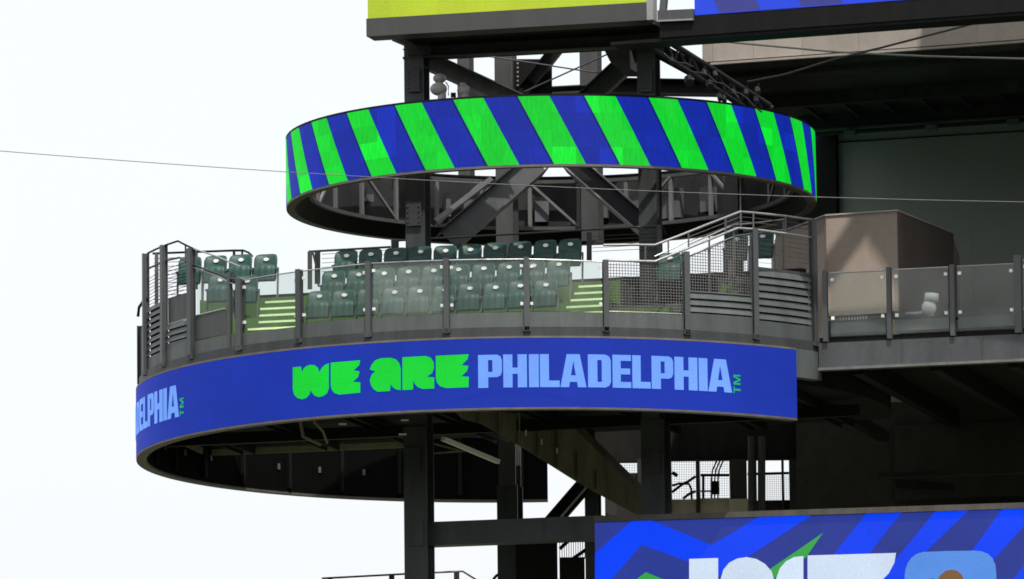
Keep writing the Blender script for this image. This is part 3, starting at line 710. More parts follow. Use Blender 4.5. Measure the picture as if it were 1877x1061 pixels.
mesh_bay(PA[10] + .008, PA[11] - .008, gp_(1436, 494).z, gp_(1400, 428).z, gp_(1480, 438).z, .09, .0035, 'wire_infill', STEEL2, False)
def railpath(pts, r=.024, mat=RAILM, name='handrail', dr=0., par=guard): return MB().tube([cyl(x, y, LX, LY, RG + dr) for x, y in pts], r, 8).build(name, mat, par)
railpath([(1107, 477), (1150, 478), (1201, 479), (1250, 459), (1300, 439), (1352, 418), (1380, 420), (1440, 428), (1491, 436)])
railpath([(1106, 449), (1150, 448.5), (1200, 449), (1250, 430), (1300, 410), (1357, 388), (1382, 390), (1440, 396), (1490, 403)], dr=-.06)
railpath([(1262, 470), (1300, 455), (1330, 441)], .012, STEEL2, 'mid_rail')
railpath([(1207, 483), (1235, 473), (1252, 465)], .012, STEEL2, 'mid_rail')
for x, y0, y1 in ((1183, 478, 450), (1225, 468, 440), (1358, 418, 389), (1381, 420, 391), (1262, 455, 427), (1330, 426, 400), (1440, 428, 397)):
    MB().bar(gp_(x, y0), gp_(x, y1), .03, .03).build('rail_stub', POST, guard)
for dz in (.1, .19):
    MB().tube([cyl(x, y + dz * 94, LX, LY, RG - .06) for x, y in ((1262, 425), (1357, 388), (1382, 390), (1490, 403))], .007, 5).build('rail_wire', STEEL2, guard)
# left bays
def zl(x, y): return gp_(x, y).z
curved_panel(PA[2] + .008, PA[3] - .008, DK - .08, zl(400, 617), .03, PANEL, 'kick_panel', 0, 4)
curved_panel(PA[2] + .012, PA[3] - .05, zl(400, 615) , zl(362, 578), .03, STEEL2, 'solid_panel', -.02, 4)
railpath([(360, 578), (385, 572), (413, 565)], .014, RAILM, 'panel_rail')
MB().hcol(gpt(PA[3] - .045, DK - .05), gpt(PA[3] - .045, zl(416, 500)), .07, .08, V((sin(PA[3]), -cos(PA[3]), 0)), .015).build('post', POST, guard)
curved_panel(PA[1] + .008, PA[2] - .008, DK - .08, zl(328, 624), .03, PANEL, 'kick_panel', 0, 3)
slats(1, zl(328, 590), zl(328, 624), 3, .82)
curved_panel(PA[1] + .012, PA[2] - .012, zl(328, 588), zl(325, 541), .02, STEEL2, 'solid_panel', -.03, 3)
railpath([(309, 595), (346, 583)], .014, RAILM, 'panel_rail')
curved_panel(PA[0] + .01, PA[1] - .01, DK - .08, zl(288, 648), .03, PANEL, 'kick_panel', 0, 3)
slats(0, zl(288, 556), zl(288, 648), 8, .74)
mesh_bay(PA[0] + .01, PA[1] - .01, zl(288, 556), zl(273, 505), zl(300, 488), .065, .006, 'wire_infill', STEELB, False)
mesh_bay(PA[1] + .01, PA[2] - .01, zl(325, 541), zl(306, 486), zl(350, 480), .065, .006, 'wire_infill', STEELB, False)
curved_panel(radians(-98), PA[0] - .01, DK - .08, zl(262, 600), .03, STEEL, 'solid_panel', 0, 5)
railpath([(271, 548), (262, 553), (255, 563), (253, 580)], .03, STEELB, 'handrail')
railpath([(272, 492), (290, 484), (310, 476), (329, 472), (343, 480), (380, 495), (425, 511), (443, 513)], .02, STEEL)
railpath([(271, 464), (285, 457), (304, 449), (326, 441.6), (340, 449), (355, 456)], .02, STEELB)
railpath([(355, 456), (380, 464), (400, 471), (425, 482), (441, 489)], .016, RAILM)
railpath([(343, 487), (370, 495), (400, 507), (425, 520)], .012, RAILM, 'mid_rail')
MB().bar(gp_(340, 482), gp_(340, 447), .03, .03).build('rail_stub', STEEL, guard)
curved_panel(PA[2] + .012, PA[3] - .012, zl(362, 576), zl(356, 492), .012, GLASS, 'glass_pane', -.04, 1, 0, -.30)

# ------------------------------------------------------------------ rear railings
def straight_rail(name, label, loc, segs, posts_, mesh=None):
    r = thing(name, label, 'railing', loc)
    for pts, rad, mt in segs: MB().tube(pts, rad, 8).build('top_rail', mt, r)
    for p, q, wd, mt in posts_: MB().bar(p, q, wd, .05).build('post', mt, r)
    return r
vb = row_v[2] + .9
def bk(x, y, dv=0): return atp(x, y, VR * (vb + dv), VR)
rr_ = straight_rail('rear_railing', 'dark railing behind the back row of the centre seats', bk(900, 470),
   [([bk(566, 461), bk(716, 452.5)], .022, DARKRAIL), ([bk(717, 441.5), bk(960, 428), bk(1211, 413.5)], .02, STEEL2), ([bk(1208, 414), bk(1217, 419), bk(1221, 430)], .018, STEELB)],
   [(bk(582, 520), bk(582, 461), .11, DARKRAIL), (bk(568, 530, -.3), bk(568, 461, -.3), .09, DARKRAIL), (bk(724, 480), bk(724, 442), .15, STEEL), (bk(1080, 478), bk(1080, 426), .1, STEEL), (bk(1208, 470), bk(1208, 414), .09, STEEL)])
for k in range(5):
    MB().tube([bk(590, 466 + k * 8), bk(716, 458 + k * 8)], .005, 4).build('rail_wire', DARKRAIL, rr_)
    MB().tube([bk(1086, 433 + k * 7), bk(1204, 427 + k * 7)], .005, 4).build('rail_wire', STEEL2, rr_)
MB().tube([bk(573, 461, -.3), bk(580, 490, -.3), bk(584, 525, -.3)], .02, 6).build('brace', DARKRAIL, rr_)
rl_ = straight_rail('rear_railing', 'black railing behind the seats left of the left stairs', bk(380, 470),
   [([bk(280, 464.5), bk(428, 459), bk(446, 459)], .022, STEELB), ([bk(446, 459), bk(456, 463), bk(463, 470)], .02, STEELB)],
   [(bk(429, 520), bk(429, 460), .05, STEELB), (bk(444, 520), bk(444, 460), .04, STEELB), (bk(287, 560), bk(287, 464), .07, STEEL2), (bk(358, 530), bk(358, 462), .10, STEEL2)])
for k in range(12):
    MB().tube([bk(282, 474 + k * 7.5), bk(350, 471 + k * 7.5)], .006, 4).build('rail_wire', STEELB, rl_)

# ================================================================== scoreboards
def board_plane(p0, phi): return (lambda x, y, d=0.: atp(x, y, p0, ndir(phi)) + ndir(phi) * d)
def graphic(root, mp, pts, mat, name, lift):
    mb = MB(); tri_poly(mb, [mp(x, y, lift) for x, y in pts]); return mb.build(name, mat, root)
# --- top left, lime
ph1 = 15.6; n1 = ndir(ph1); p0 = at(673, 68, -4.0); mp1 = board_plane(p0, ph1); up1 = Z * 4.2
sb1 = thing('scoreboard', 'lime green scoreboard on a dark housing, at the top of the tower', 'scoreboard', p0)
a_, b_ = mp1(674, 33.2), mp1(1186, 2)
b_ = V((b_.x, b_.y, a_.z)); LIME = led('led_lime', lin(186, 206, 52), var=.05)
nx, ny = 12, 6
for i in range(nx):
    for j in range(ny):
        q0 = a_.lerp(b_, i / nx); q1 = a_.lerp(b_, (i + 1) / nx); g_ = (q1 - q0) * .003; zz = .66 * j
        c = (q0 + q1) / 2 + Z * (zz + .33) - n1 * .05
        MB().box(c, (q1 - q0) / 2 - g_, n1 * .05, Z * .328).build('led_panel', LIME, sb1)
c0, c1 = mp1(673, 67), mp1(1187, 37); c1 = V((c1.x, c1.y, c0.z)); hgt = a_.z - c0.z
MB().box((c0 + c1) / 2 + Z * (hgt / 2 - .004) - n1 * .25, (c1 - c0) / 2 + U * .01, n1 * .27, Z * (hgt / 2 - .006)).build('housing', HOUSE, sb1)
MB().box((c0 + c1) / 2 + Z * (hgt + 2.0) - n1 * .33, (c1 - c0) / 2, n1 * .22, Z * 1.99).build('cabinet', STEELB, sb1)
MB().box((c0 + c1) / 2 + Z * .09 - n1 * 1.35 + U * .25, (c1 - c0) / 2 - U * .28, n1 * .82, Z * .05).build('soffit', STEELB, sb1)
e0 = c1 + U * .06
MB().box(e0 + Z * 2.2 - n1 * .1, U * .065, n1 * .14, Z * 2.2).build('end_trim', RAILM, sb1)
# --- top right, blue stripes
ph2 = 20.2; n2 = ndir(ph2); u2 = udir(ph2); p0 = at(1273, 27, -6.2); mp2 = board_plane(p0, ph2)
sb2 = thing('scoreboard', 'blue striped scoreboard at the upper right corner over a black beam', 'scoreboard', p0)
z0b = p0.z; aa = p0; LB2 = led('led_blue_bright', lin(44, 76, 226), var=.04); LB3 = led('led_blue_dull', lin(64, 68, 142), var=.03)
for i in range(11):
    for j in range(10):
        c = aa + u2 * (.68 * i + .34) + Z * (.68 * j + .34) - n2 * .05
        MB().box(c, u2 * .338, n2 * .05, Z * .338).build('led_panel', LB2, sb2)
for k in range(5):
    xa, xb = 0.5 + 1.62 * k, 1.32 + 1.62 * k; q = lambda s_, h: aa + u2 * s_ + Z * h + n2 * .006
    if xb > 7.4: break
    mb = MB(); tri_poly(mb, [q(xa + .0, 0), q(xb + .0, 0), q(xb - 1.2, 2.7), q(xa - 1.2, 2.7)] if k else [q(.5, 0), q(1.32, 0), q(.1, 2.7), q(.02, 2.7), q(.02, 1.05)]); mb.build('graphic_stripe', LB3, sb2)
MB().box(aa + u2 * 3.9 - Z * .2 - n2 * .20, u2 * 4.6, n2 * .19, Z * .19).build('beam', STEELB, sb2)
MB().box(aa + u2 * 3.2 - Z * .425 - n2 * .36, u2 * 4.9, n2 * .32, Z * .03).build('beam_soffit', STEELB, sb2)
MB().box(aa + u2 * 3.75 + Z * 3.4 - n2 * .3, u2 * 3.74, n2 * .18, Z * 3.38).build('cabinet', STEELB, sb2)
q2 = lambda s_, h: aa + u2 * s_ + Z * h - n2 * .12
MB().prism([q2(s_, h) for s_, h in ((4.5, 9.9), (4.80, 9.33), (5.02, 8.95), (5.40, 8.32), (5.8, 7.6), (6.0, 6.85), (8.3, 6.85), (8.3, 13.2), (6.3, 13.2), (5.75, 9.9))], n2 * -.12).build('shadow_caster_panel', STEELB, sb2)  # added out of view, outline cut to cast shade on the tan wall
MB().prism([q2(s_, h) for s_, h in ((4.79, 9.34), (5.01, 8.97), (3.2, 6.82), (2.75, 6.82))], n2 * -.1).build('shadow_caster_strut', STEELB, sb2)  # added with it, throws the slanting shadow bar on that wall
lk0, lk1 = mp2(1206, 29, -.05), mp2(1272, 26, -.05)
MB().box((lk0 + lk1) / 2, (lk1 - lk0) / 2, n2 * .08, Z * .1).build('link_beam', STEEL2, sb2)
MB().box((lk0 + lk1) / 2 - Z * .105 + n2 * .06, (lk1 - lk0) / 2, n2 * .06, Z * .015).build('link_flange', RAILM, sb2)
MB().bar(mp2(1211, 30, -.1), mp2(1216, -20, -.1), .12, .12, n2).build('link_post', POST, sb2)
# --- bottom
ph3 = 10.7; n3 = ndir(ph3); u3 = udir(ph3); p0 = at(1090, 955, -4.5); mp3 = board_plane(p0, ph3)
sb3 = thing('scoreboard', 'large blue video board with zigzag bands and white lettering, lower right', 'video board', p0)
tl_ = p0 - Z * .03; LDB = led('led_deep_blue', lin(42, 58, 148), var=.05); LBB = led('led_vivid_blue', lin(4, 66, 250), var=.02)
for i in range(14):
    for j in range(5):
        c = tl_ + u3 * (.62 * i + .31) - Z * (.62 * j + .31) - n3 * .05
        MB().box(c, u3 * .3085, n3 * .05, Z * .3085).build('led_panel', LDB, sb3)
z8 = lambda pts: [(1080 + x / 2.355, 920 + y / 2.355) for x, y in pts]
def gr(pts, mat, nm, lift): graphic(sb3, mp3, z8(pts), mat, nm, lift)
gr([(25, 222), (185, 80), (262, 76), (528, 186), (738, 62), (968, 52), (540, 332), (430, 258), (226, 184), (88, 342), (25, 420)], LBB, 'graphic_band', .006)
gr([(1200, 46), (1355, 40), (1210, 222), (1050, 420), (900, 420)], LBB, 'graphic_band', .006)
gr([(1500, 34), (1645, 29), (1440, 228), (1330, 420), (1180, 420)], LBB, 'graphic_band', .006)
gr([(1788, 24), (1900, 20), (1900, 80), (1745, 250), (1620, 420), (1500, 420)], LBB, 'graphic_band', .006)
gr([(1900, 240), (1900, 420), (1770, 420)], LBB, 'graphic_band', .006)
LG3 = led('led_mid_green', lin(58, 165, 72)); LW3 = led('led_white', lin(214, 230, 250)); LP3 = led('led_sky', lin(88, 146, 232))
gr([(90, 420), (245, 303), (420, 375), (420, 420)], LG3, 'graphic_band', .009)
gr([(1010, 133), (935, 240), (800, 330), (780, 290), (880, 222)], LG3, 'graphic_band', .009)
gr([(432, 246), (557, 242), (557, 420), (432, 420)], LW3, 'letter', .012)
gr([(566, 420), (568, 332), (580, 292), (605, 262), (640, 244), (680, 238), (722, 246), (760, 268), (788, 300), (800, 340), (800, 420)], LW3, 'letter', .0125)
gr([(806, 420), (808, 330), (824, 286), (850, 256), (885, 238), (925, 233), (925, 420)], LW3, 'letter', .013)
gr([(943, 231), (1325, 220), (1318, 262), (1294, 308), (1262, 340), (1220, 360), (1220, 420), (943, 420)], LW3, 'letter', .0125)
gr([(1362, 318), (1366, 290), (1376, 262), (1392, 240), (1412, 225), (1440, 216), (1540, 212), (1662, 210), (1694, 213), (1722, 224), (1742, 244), (1754, 272), (1758, 315), (1757, 420), (1500, 420), (1490, 330), (1430, 340), (1362, 340)], LP3, 'letter', .012)
gr([(1490, 420), (1500, 346), (1514, 318), (1536, 299), (1562, 292), (1588, 297), (1608, 313), (1621, 338), (1628, 420)], led('led_brown', lin(128, 94, 58)), 'picture_hair', .016)
MB().box(tl_ + u3 * 4.34 + Z * .06 - n3 * .2, u3 * 4.34, n3 * .28, Z * .055).build('top_cap', CAPD, sb3)
MB().box(tl_ + u3 * 4.34 - Z * 1.6 - n3 * .35, u3 * 4.3, n3 * .24, Z * 1.58).build('cabinet', STEELB, sb3)
for s_ in (.8, 7.8): MB().bar(V((*(tl_ + u3 * s_ - n3 * .8).xy, 0)), tl_ + u3 * s_ - n3 * .8 - Z * .4, .4, .4).build('support_leg', STEEL, sb3)

# ================================================================== right wing terrace
wing = thing('wing_terrace', 'grey balcony slab joining the ring deck to the stand on the right', 'balcony', (7, -2, 26.4))
F0 = at(1501, 629, -4.6); phw = 15.2; uw, nw = udir(phw), ndir(phw)
fb = F0.z - at(1501, 680, -4.6).z
MB().box(F0 + uw * 12 - Z * fb / 2 - nw * .06, uw * 12, nw * .06, Z * fb / 2).build('fascia', FASC, wing)
MB().box(F0 + uw * 12 + Z * .055 - nw * .10, uw * 12, nw * .05, Z * .05).build('shadow_gap', STEELB, wing)
for k in range(7): MB().box(F0 + uw * (.05 + 1.55 * k) - Z * fb / 2 + nw * .012, uw * .012, nw * .01, Z * (fb / 2 - .02)).build('joint_cover', FASC, wing)
MB().box(F0 + uw * 12 - Z * (fb - .025) + nw * .05, uw * 12, nw * .05, Z * .025).build('fascia_flange', BRACEG, wing)
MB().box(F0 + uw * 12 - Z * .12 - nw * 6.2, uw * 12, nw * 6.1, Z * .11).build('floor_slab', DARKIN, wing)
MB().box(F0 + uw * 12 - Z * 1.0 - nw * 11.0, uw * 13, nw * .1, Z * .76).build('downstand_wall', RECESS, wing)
for k in range(6): MB().box(F0 + uw * (.7 + 1.5 * k) - Z * .42 - nw * 4.5, uw * .1, nw * 4.3, Z * .18).build('joist', STEELB, wing)
glz = thing('glass_balustrade', 'glass balustrade with grey posts on the balcony right of the ring', 'balustrade', F0 + uw * 2)
mpw = board_plane(F0 + nw * .02, phw)
wp = [(1512, 615, 497), (1629, 608, 490), (1745, 602, 485), (1865, 597, 468), (1990, 592, 470)]
zb_ = F0.z + .02
for i, (x, yb, yt) in enumerate(wp):
    t_ = mpw(x, yt); wd = .09 if i != 3 else .14
    MB().hcol(V((t_.x, t_.y, zb_)), t_, wd, .1, nw, .016).build('post', POST, glz)
    if i < 4:
        x2, yb2, yt2 = wp[i + 1]; A = mpw(x + 9, yt + 4); B = mpw(x2 - 7, yt2 + 5 if i != 2 else 483); zt = (A.z + B.z) / 2
        bz = F0.z + .16
        MB().box((A + B) / 2 - Z * ((A.z + B.z) / 2 - (zt + bz) / 2), V((B.x - A.x, B.y - A.y, 0)) / 2, nw * .007, Z * (zt - bz) / 2).build('glass_pane', GLASS, glz)
        MB().tube([V((A.x, A.y, zt)), V((B.x, B.y, zt))], .016, 6).build('top_rail', RAILM, glz)
        MB().box((A + B) / 2 - Z * ((A.z + B.z) / 2 - (F0.z + .25)) - nw * .05, V((B.x - A.x, B.y - A.y, 0)) / 2, nw * .012, Z * .13).build('kick_panel', PANEL, glz)
        for P_ in (V((A.x, A.y, 0)) + uw * .05, V((B.x, B.y, 0)) - uw * .05):
            for z in (bz + .30, zt - .13): MB().box(P_ + Z * z + nw * .012, uw * .03, nw * .02, Z * .03).build('glass_clamp', CLAMP, glz)
# tan block
tb = at(1514, 396, -1.0); T1 = tb; T2 = atz(1644, 387, tb.z); T3 = atz(1745, 428, tb.z); T0 = atz(1422, 431, tb.z)
blk = thing('wall_block', 'tan plastered wall block with angled corner on the balcony', 'wall', V((T1.x, T1.y, 27)))
T4 = T3 + V((.3, 3, 0)); T5 = T0 + V((0, 3, 0))
zf = 27.04
MB().prism([V((p.x, p.y, zf)) for p in (T0, T1, T2, T3, T4, T5)], Z * (tb.z - zf)).build('wall', TAN, blk)
MB().prism([V((p.x, p.y, zf + .01)) for p in (T2 + ndir(-67) * .004, T2 + ndir(-67) * .03, T3 + ndir(-67) * .03, T3 + ndir(-67) * .004)], Z * (tb.z - zf - .02)).build('shaded_side_face', TAND, blk)  # thin darker sheet, painted shade on the block's right face
cpv = MB()
for p, q in ((T0, T1), (T1, T2), (T2, T3)): cpv.bar(p + Z * .017, q + Z * .017, .05, .03, Z)
cpv.build('coping', TANP, blk)
# counter and gear behind the balustrade
cn = thing('counter', 'low pale counter on the balcony behind the glass balustrade', 'counter', at(1580, 590, -3.0))
q0, q1 = at(1516, 578, -3.2), at(1632, 572, -3.6); q1.z = q0.z
MB().bar(q0, q1, .09, .4, V((0, 1, 0))).build('counter_top', CONC, cn)
MB().bar(q0 - Z * .3, q1 - Z * .3, .4, .25, V((0, 1, 0))).build('counter_base', STEEL2, cn)
for k in range(14): MB().bar(q0.lerp(q1, (k + .5) / 22) - Z * .13 - YD * .14, q0.lerp(q1, (k + .5) / 22) - Z * .05 - YD * .14, .025, .02).build('baluster', CLAMP, cn)
eq = thing('broadcast_camera', 'white camera on a swivel base behind the balustrade glass', 'camera', at(1706, 578, -3.6))
def qq(x, y): return at(x, y, -4.2)
MB().tube([qq(1706, 580), qq(1706, 566)], .07, 10).build('base', LAMPW, eq, True)
MB().ball(qq(1703, 564), .14, .16).build('yoke', LAMPW, eq, True)
MB().tube([qq(1707, 553), qq(1708, 538)], .135, 14).build('head', LAMPW, eq, True)
MB().tube([qq(1694, 570), qq(1688, 575), qq(1660, 577)], .05, 8).build('arm', RAILM, eq, True)
MB().bar(at(1640, 580, -3.4), at(1850, 574, -3.9), .14, .5).build('desk', STEEL2, None)
tag(bpy.data.objects['desk'], 'long dark desk behind the balustrade beside the white camera', 'desk')

# ================================================================== the stand behind on the right
stand = thing('stadium_stand', 'dark upper stand with tan fascia panels and green tinted windows', 'grandstand', (8, 5, 27))
ph4 = 20.2; n4, u4 = ndir(ph4), udir(ph4); S0 = at(1287, 116.5, -0.9); mp4 = board_plane(S0, ph4)
zs = S0.z
W_ = 26.; cuts = [0, .22, 1.05, 2.05, 3.2, 4.4, 5.6, 6.8, 8, 12, 16, 20, 26]
for a_, b_ in zip(cuts, cuts[1:]):
    MB().box(S0 + u4 * ((a_ + b_) / 2) + Z * .75 - n4 * .06, u4 * ((b_ - a_) / 2 - .003), n4 * .05, Z * .72).build('fascia_panel', TANP, stand)
MB().box(S0 + u4 * W_ / 2 + Z * .75 - n4 * .2, u4 * W_ / 2, n4 * .06, Z * .74).build('fascia_backing', STEELB, stand)
MB().box(S0 + u4 * (W_ / 2 + .1) - Z * .03 + n4 * .06, u4 * (W_ / 2 - .1), n4 * .04, Z * .022).build('drip_trim', TANP, stand)
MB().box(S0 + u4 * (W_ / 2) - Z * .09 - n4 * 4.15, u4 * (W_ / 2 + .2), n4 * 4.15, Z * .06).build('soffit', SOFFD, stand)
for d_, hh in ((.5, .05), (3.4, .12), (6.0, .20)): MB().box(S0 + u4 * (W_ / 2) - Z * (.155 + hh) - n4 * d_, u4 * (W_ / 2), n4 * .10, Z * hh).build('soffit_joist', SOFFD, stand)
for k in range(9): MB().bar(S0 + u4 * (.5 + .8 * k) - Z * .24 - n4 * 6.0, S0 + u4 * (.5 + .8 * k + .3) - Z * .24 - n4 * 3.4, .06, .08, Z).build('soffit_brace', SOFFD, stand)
MB().tube([S0 + u4 * .4 - Z * .5 - n4 * 5.7, S0 + u4 * 7.1 - Z * .5 - n4 * 5.7], .035, 6).build('conduit', STEEL2, stand)
for k in range(4): MB().box(S0 + u4 * (1.2 + 1.7 * k) - Z * .62 - n4 * 5.6, u4 * .12, n4 * .06, Z * .05).build('soffit_light', BOXM, stand)
BW = S0 - n4 * 8.2
mpb = board_plane(BW, ph4)
def wallpiece(x0, x1, y0, y1, mat, name, d=0., t=.1):
    a = mpb(x0, y0, d); b = mpb(x1, y0, d); c = mpb(x0, y1, d)
    return MB().box((a + b) / 2 * 1 + Z * ((c.z - a.z) / 2) - Z * ((b.z - a.z) / 2), V((b.x - a.x, b.y - a.y, 0)) / 2, n4 * t, Z * (a.z - c.z) / 2).build(name, mat, stand)
wallpiece(1352, 1497, 180, 432, STEELB, 'wall')
wallpiece(1497, 1537, 180, 640, STEELB, 'pier', .15)
for k in range(12): wallpiece(1536 + 122 * k, 1536 + 122 * k + 121.3, 205, 640, TINT, 'window', 0.02, .04)
wallpiece(1534, 3000, 150, 204, STEELB, 'window_head', .1)
MB().bar(mpb(1536, 262, .1), mpb(1900, 240, .1), .02, .04).build('mullion', STEELB, stand)
# lower recess
R0 = at(1449, 800, 4.0)
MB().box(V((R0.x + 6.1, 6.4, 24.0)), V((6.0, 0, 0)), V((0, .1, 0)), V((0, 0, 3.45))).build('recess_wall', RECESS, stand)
MB().box(V((R0.x + 4.6, 5.7, 23.4)), V((.9, 0, 0)), V((0, .5, 0)), V((0, 0, 1.2))).build('service_box', DARKWALL, stand).location
MB().bar(V((R0.x + 2.2, 6.2, 25.6)), V((R0.x + 8, 5.0, 25.0)), .14, .2).build('duct', DARKIN, stand)
MB().bar(at(1610, 872, 4), at(1900, 862, 3), .1, .2).build('duct', DARKWALL, stand)
MB().bar(at(1450, 700, -1), at(1620, 800, 5), .2, .25).build('raker', DARKIN, stand)

# stair enclosure behind the tower, under the deck
enc = thing('stair_enclosure', 'dark stair enclosure with mesh windows behind the tower legs', 'enclosure', (3, 3.5, 20))
EY = 3.6
def ew(x0, y0, x1, y1, mat=DARKWALL, name='wall_panel', Y=EY, t=.06):
    a, b = at(x0, y0, Y), at(x1, y1, Y); c = (a + b) / 2
    return MB().box(V((c.x, Y, c.z)), V(((b.x - a.x) / 2, 0, 0)), V((0, t, 0)), V((0, 0, (a.z - b.z) / 2))).build(name, mat, enc)
xs = [(1108, 1131), (1168, 1232), (1275, 1284), (1337, 1370), (1380, 1388), (1398, 1403), (1432, 1438), (1446, 1460)]
for a, b in xs: ew(a, 842, b, 946)
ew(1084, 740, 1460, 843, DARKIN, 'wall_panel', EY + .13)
ew(1126, 868, 1173, 946, DARKWALL, 'wall_panel', EY + .13); ew(1126, 838, 1173, 848, DARKWALL, 'wall_panel', EY + .26)
for a, b, y in ((1228, 1279, 916), (1280, 1341, 914)): ew(a, y, b, 946, CONC, 'parapet', EY + .13)
ew(1337, 915, 1376, 946, CONC, 'parapet', EY - .3)
ew(1370, 918, 1460, 946, DARKWALL, 'wall_panel', EY + .1)
def emesh(x0, y0, x1, y1, step=4.0, Y=EY):
    mb = MB(); x = x0
    while x < x1: mb.tube([at(x, y0, Y), at(x, y1, Y)], .003, 4); x += step
    y = y0
    while y < y1: mb.tube([at(x0, y, Y), at(x1, y, Y)], .0028, 4); y += step
    return tag(mb.build('window_mesh', STEELB, enc), kind='stuff')
for r in ((1131, 848, 1168, 868, 4.6), (1232, 843, 1275, 916, 4.4), (1284, 842, 1337, 914, 4.4), (1403, 872, 1432, 925, 3.4), (1438, 872, 1446, 935, 3.4)): emesh(*r)
for pts, r in (([(1232, 902), (1250, 888), (1262, 882), (1275, 873)], .03), ([(1232, 890), (1245, 886), (1263, 887), (1267, 896), (1268, 916)], .026), ([(1232, 866), (1242, 872)], .04), ([(1252, 914), (1262, 906), (1275, 900)], .03),
               ([(1284, 871), (1337, 871)], .028), ([(1289, 871), (1289, 914)], .03), ([(1284, 900), (1310, 900)], .02), ([(1370, 869), (1446, 867)], .03), ([(1304, 914), (1304, 880), (1306, 862), (1314, 844)], .018), ([(1310, 914), (1310, 880), (1312, 862), (1320, 844)], .018), ([(1316, 914), (1316, 880), (1318, 862), (1326, 843)], .018)):
    MB().tube([at(x, y, EY + .3) for x, y in pts], r, 6).build('stair_rail' if r > .019 else 'conduit', STEELB, enc)
MB().box(at(1311, 894, EY + .25), (.08, 0, 0), (0, .05, 0), (0, 0, .13)).build('junction_box', STEELB, enc)
for x, wd in ((1377, .10), (1396, .12)): MB().tube([at(x, 800, EY - .8), at(x, 945, EY - .8)], wd / 2 + .02, 10).build('pipe', STEEL2, enc)
# dark service wall under the lower beam
wl = thing('service_wall', 'dark service wall with a small mesh opening below the lower beam', 'wall', at(1000, 1050, 3))
def sw(x0, y0, x1, y1, Y=3.0, mat=DARKIN, name='wall_panel'):
    a, b = at(x0, y0, Y), at(x1, y1, Y); c = (a + b) / 2
    return MB().box(V((c.x, Y, c.z)), V(((b.x - a.x) / 2, 0, 0)), V((0, .06, 0)), V((0, 0, (a.z - b.z) / 2))).build(name, mat, wl)
sw(945, 985, 1025, 1300); sw(1075, 985, 1095, 1300); sw(1025.2, 1022, 1074.8, 1300); sw(1025.2, 985, 1074.8, 993)
mb = MB()
for k in range(12): mb.tube([at(1026 + 4.2 * k, 990, 3), at(1026 + 4.2 * k, 1024, 3)], .007, 4)
tag(mb.build('window_mesh', STEELB, wl), kind='stuff')
MB().tube([at(1026, 1006, 3.2), at(1040, 993, 3.2)], .04, 6).build('stair_rail', STEELB, wl)
MB().tube([at(1050, 1024, 3.2), at(1076, 1006, 3.2)], .04, 6).build('stair_rail', STEELB, wl)
# railing at the foot of the picture
def lo(x, y): return at(x, y, 5.0)
straight_rail('stair_railing', 'thin dark railing at the bottom between the tower legs', lo(750, 1070),
   [([lo(590, 1060), lo(750, 1051.5), lo(848, 1047), lo(885, 1070)], .02, DARKRAIL), ([lo(904, 1062), lo(910, 1055), lo(925, 1048)], .03, STEELB)],
   [(lo(605, 1200), lo(605, 1060), .1, DARKRAIL), (lo(718, 1200), lo(718, 1054), .11, DARKRAIL), (lo(837, 1200), lo(837, 1048), .11, DARKRAIL)])
pl_ = MB().tube([lo(914.5, 1300), lo(914.5, 912)], .025, 8).build('conduit_pole', STEELB)
tag(pl_, 'thin dark pole beside the middle rear column', 'pole')

# ================================================================== fixtures, cables
def strip_lamp():
    r = thing('strip_light', 'long pale strip light fixture under the deck beside the left leg', 'light fixture', at(860, 820, -1.9))
    MB().bar(at(812, 804, -1.9), at(913, 846, -.6), .085, .1).build('housing', LAMPW, r)
    MB().bar(at(792, 812, -1.5), at(840, 825, -1.2), .03, .05).build('arm', OLIVE, r); MB().bar(at(790, 831, -1.2), at(855, 826, -1.2), .03, .05).build('arm', OLIVE, r)
strip_lamp()
for x, y, lb, two in ((804, 158, 'grey double-bulb fixture on a short post beside the left column', True), (851, 167, 'grey single-bulb fixture next to the double one above the ring', False)):
    r = thing('bulb_fixture', lb, 'fixture', at(x, 190, -3.0), 'grey bulb fixtures above the upper ring')
    c = lambda px, py: at(px, py, -3.0)
    if two:
        MB().ball(c(806, 143.5), .13, .095).build('upper_bulb', DOMEG, r, True); MB().ball(c(804, 163), .165, .13).build('lower_bulb', DOMEG, r, True)
        MB().tube([c(806, 155), c(806, 138)], .07, 10).build('neck', DOMEG, r, True); MB().tube([c(810, 200), c(810, 165)], .085, 10).build('post', DOMEG, r, True)
        MB().tube([c(817, 150), c(822, 158), c(822, 175)], .012, 6).build('cable', CABLE, r)
    else:
        MB().ball(c(850, 166), .13, .125).build('bulb', DOMEG, r, True); MB().tube([c(852, 200), c(852, 170)], .1, 10).build('post', DOMEG, r, True)
        MB().tube([c(848, 160), c(848, 152)], .06, 10).build('neck', DOMEG, r, True)
        MB().box(c(831, 174), (.05, 0, 0), (0, .05, 0), (0, 0, .04)).build('junction_box', STEELB, r)
        MB().bar(c(858, 166), c(893, 180), .10, .1).build('arm', SOFF, r)
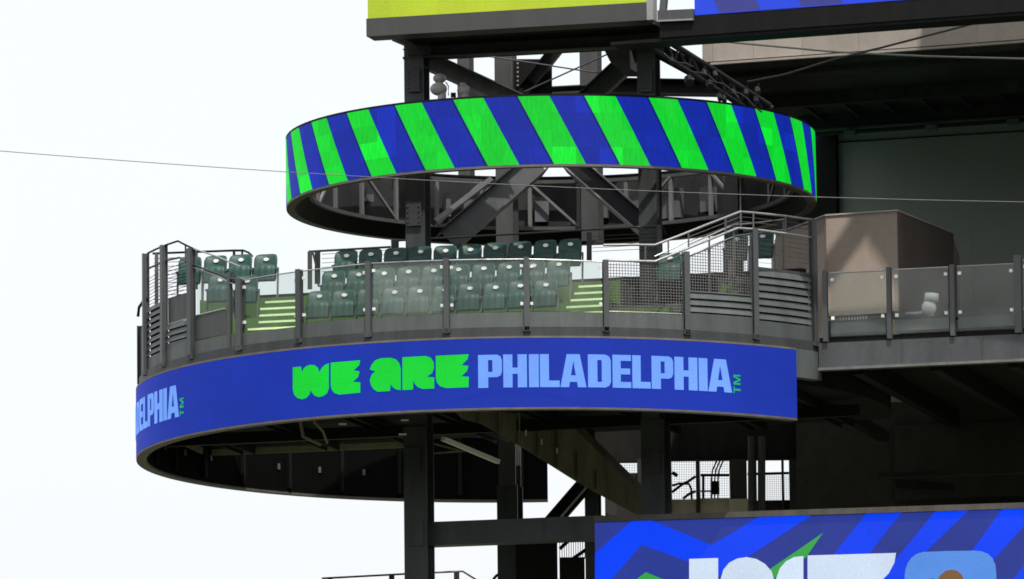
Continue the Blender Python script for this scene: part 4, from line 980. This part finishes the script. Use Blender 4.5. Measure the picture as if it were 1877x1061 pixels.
# lighting truss diagonal
tr_ = thing('lighting_truss', 'dark diagonal truss hung with cables and spotlights, upper right of the ring', 'truss', at(1300, 130, -3.2))
t0, t1 = (1195, 70), (1412, 208)
for dx, dy, dY in ((0, -15, 0), (-6, 14, 0), (3, -10, .5), (-3, 18, .5)):
    MB().tube([at(t0[0] + dx, t0[1] + dy, -3.6 + dY), at(t1[0] + dx, t1[1] + dy, -2.9 + dY)], .05, 8).build('chord', STEEL, tr_)
for k in range(9):
    f = k / 9; f2 = (k + 1) / 9; pa = lambda f, o: at(t0[0] + (t1[0] - t0[0]) * f - (6 if o > 0 else 0), t0[1] + (t1[1] - t0[1]) * f + o, -3.6 + .7 * f)
    MB().tube([pa(f, -15), pa(f2, 14)], .028, 6).build('lacing_bar', STEEL, tr_)
    MB().tube([pa(f2, -15), pa(f2, 14)], .024, 6).build('lacing_bar', STEEL, tr_)
MB().bar(at(1192, 84, -3.3), at(1395, 194, -2.6), .30, .05).build('cable_tray', STEELB, tr_)
random.seed(3)
for x, y, r_ in ((1262, 148, .09), (1230, 112, .05), (1290, 134, .05), (1310, 137, .05), (1318, 178, .05), (1326, 181, .05), (1367, 170, .045), (1388, 166, .05), (1300, 155, .07), (1343, 170, .05), (1385, 184, .05)):
    Yl = -3.7 + (x - 1200) * .003
    sp_ = MB().tube([at(x, y - 4, Yl), at(x + 2, y + 4, Yl - .12)], r_, 10).build('spotlight', STEEL2, tr_)
    MB().tube([at(x, y - 4, Yl), at(x + 3, y - 14, Yl)], .012, 5).build('bracket', STEEL2, sp_)
for s_ in range(4):
    MB().tube([at(1215 + 42 * s_ + 14 * k, 96 + 24 * s_ + 8 * k + 6 * sin(k * 1.3 + s_), -3.8 + .15 * s_) for k in range(5)], .018, 5).build('hanging_cable', CABLE, tr_)
# stays across the stand front
def stay(label, pts, r, mat=CABLE, name='stay_cable'):
    return tag(MB().tube(pts, r, 6).build(name, mat), label, 'cable')
stay('dark stay cable rising to the right across the tan fascia', [at(1370, 150, -3.2), at(1440, 136, -3.4), at(1530, 108, -3.8), at(1620, 86, -4.2), at(1800, 39, -5)], .022, CABLE)
stay('pale stay cable sagging to the right below the tan fascia', [at(1313, 75, -3.2), at(1530, 95, -3.8), at(1700, 103, -4.4), at(1900, 108, -5.2)], .02, CABLEL)
pts = []
for k in range(25):
    f = k / 24; x = -40 + (1960) * f
    ys = 277 + (x - 0) * .0765 if x < 523 else (317 + (x - 523) * .0395)
    pts.append(at(x, 276.5 + .0822 * x - 1.72e-5 * x * x, -9.0))
stay('long thin camera cable crossing the whole picture in front of the upper ring', pts, .0075, CABLE, 'suspended_cable')
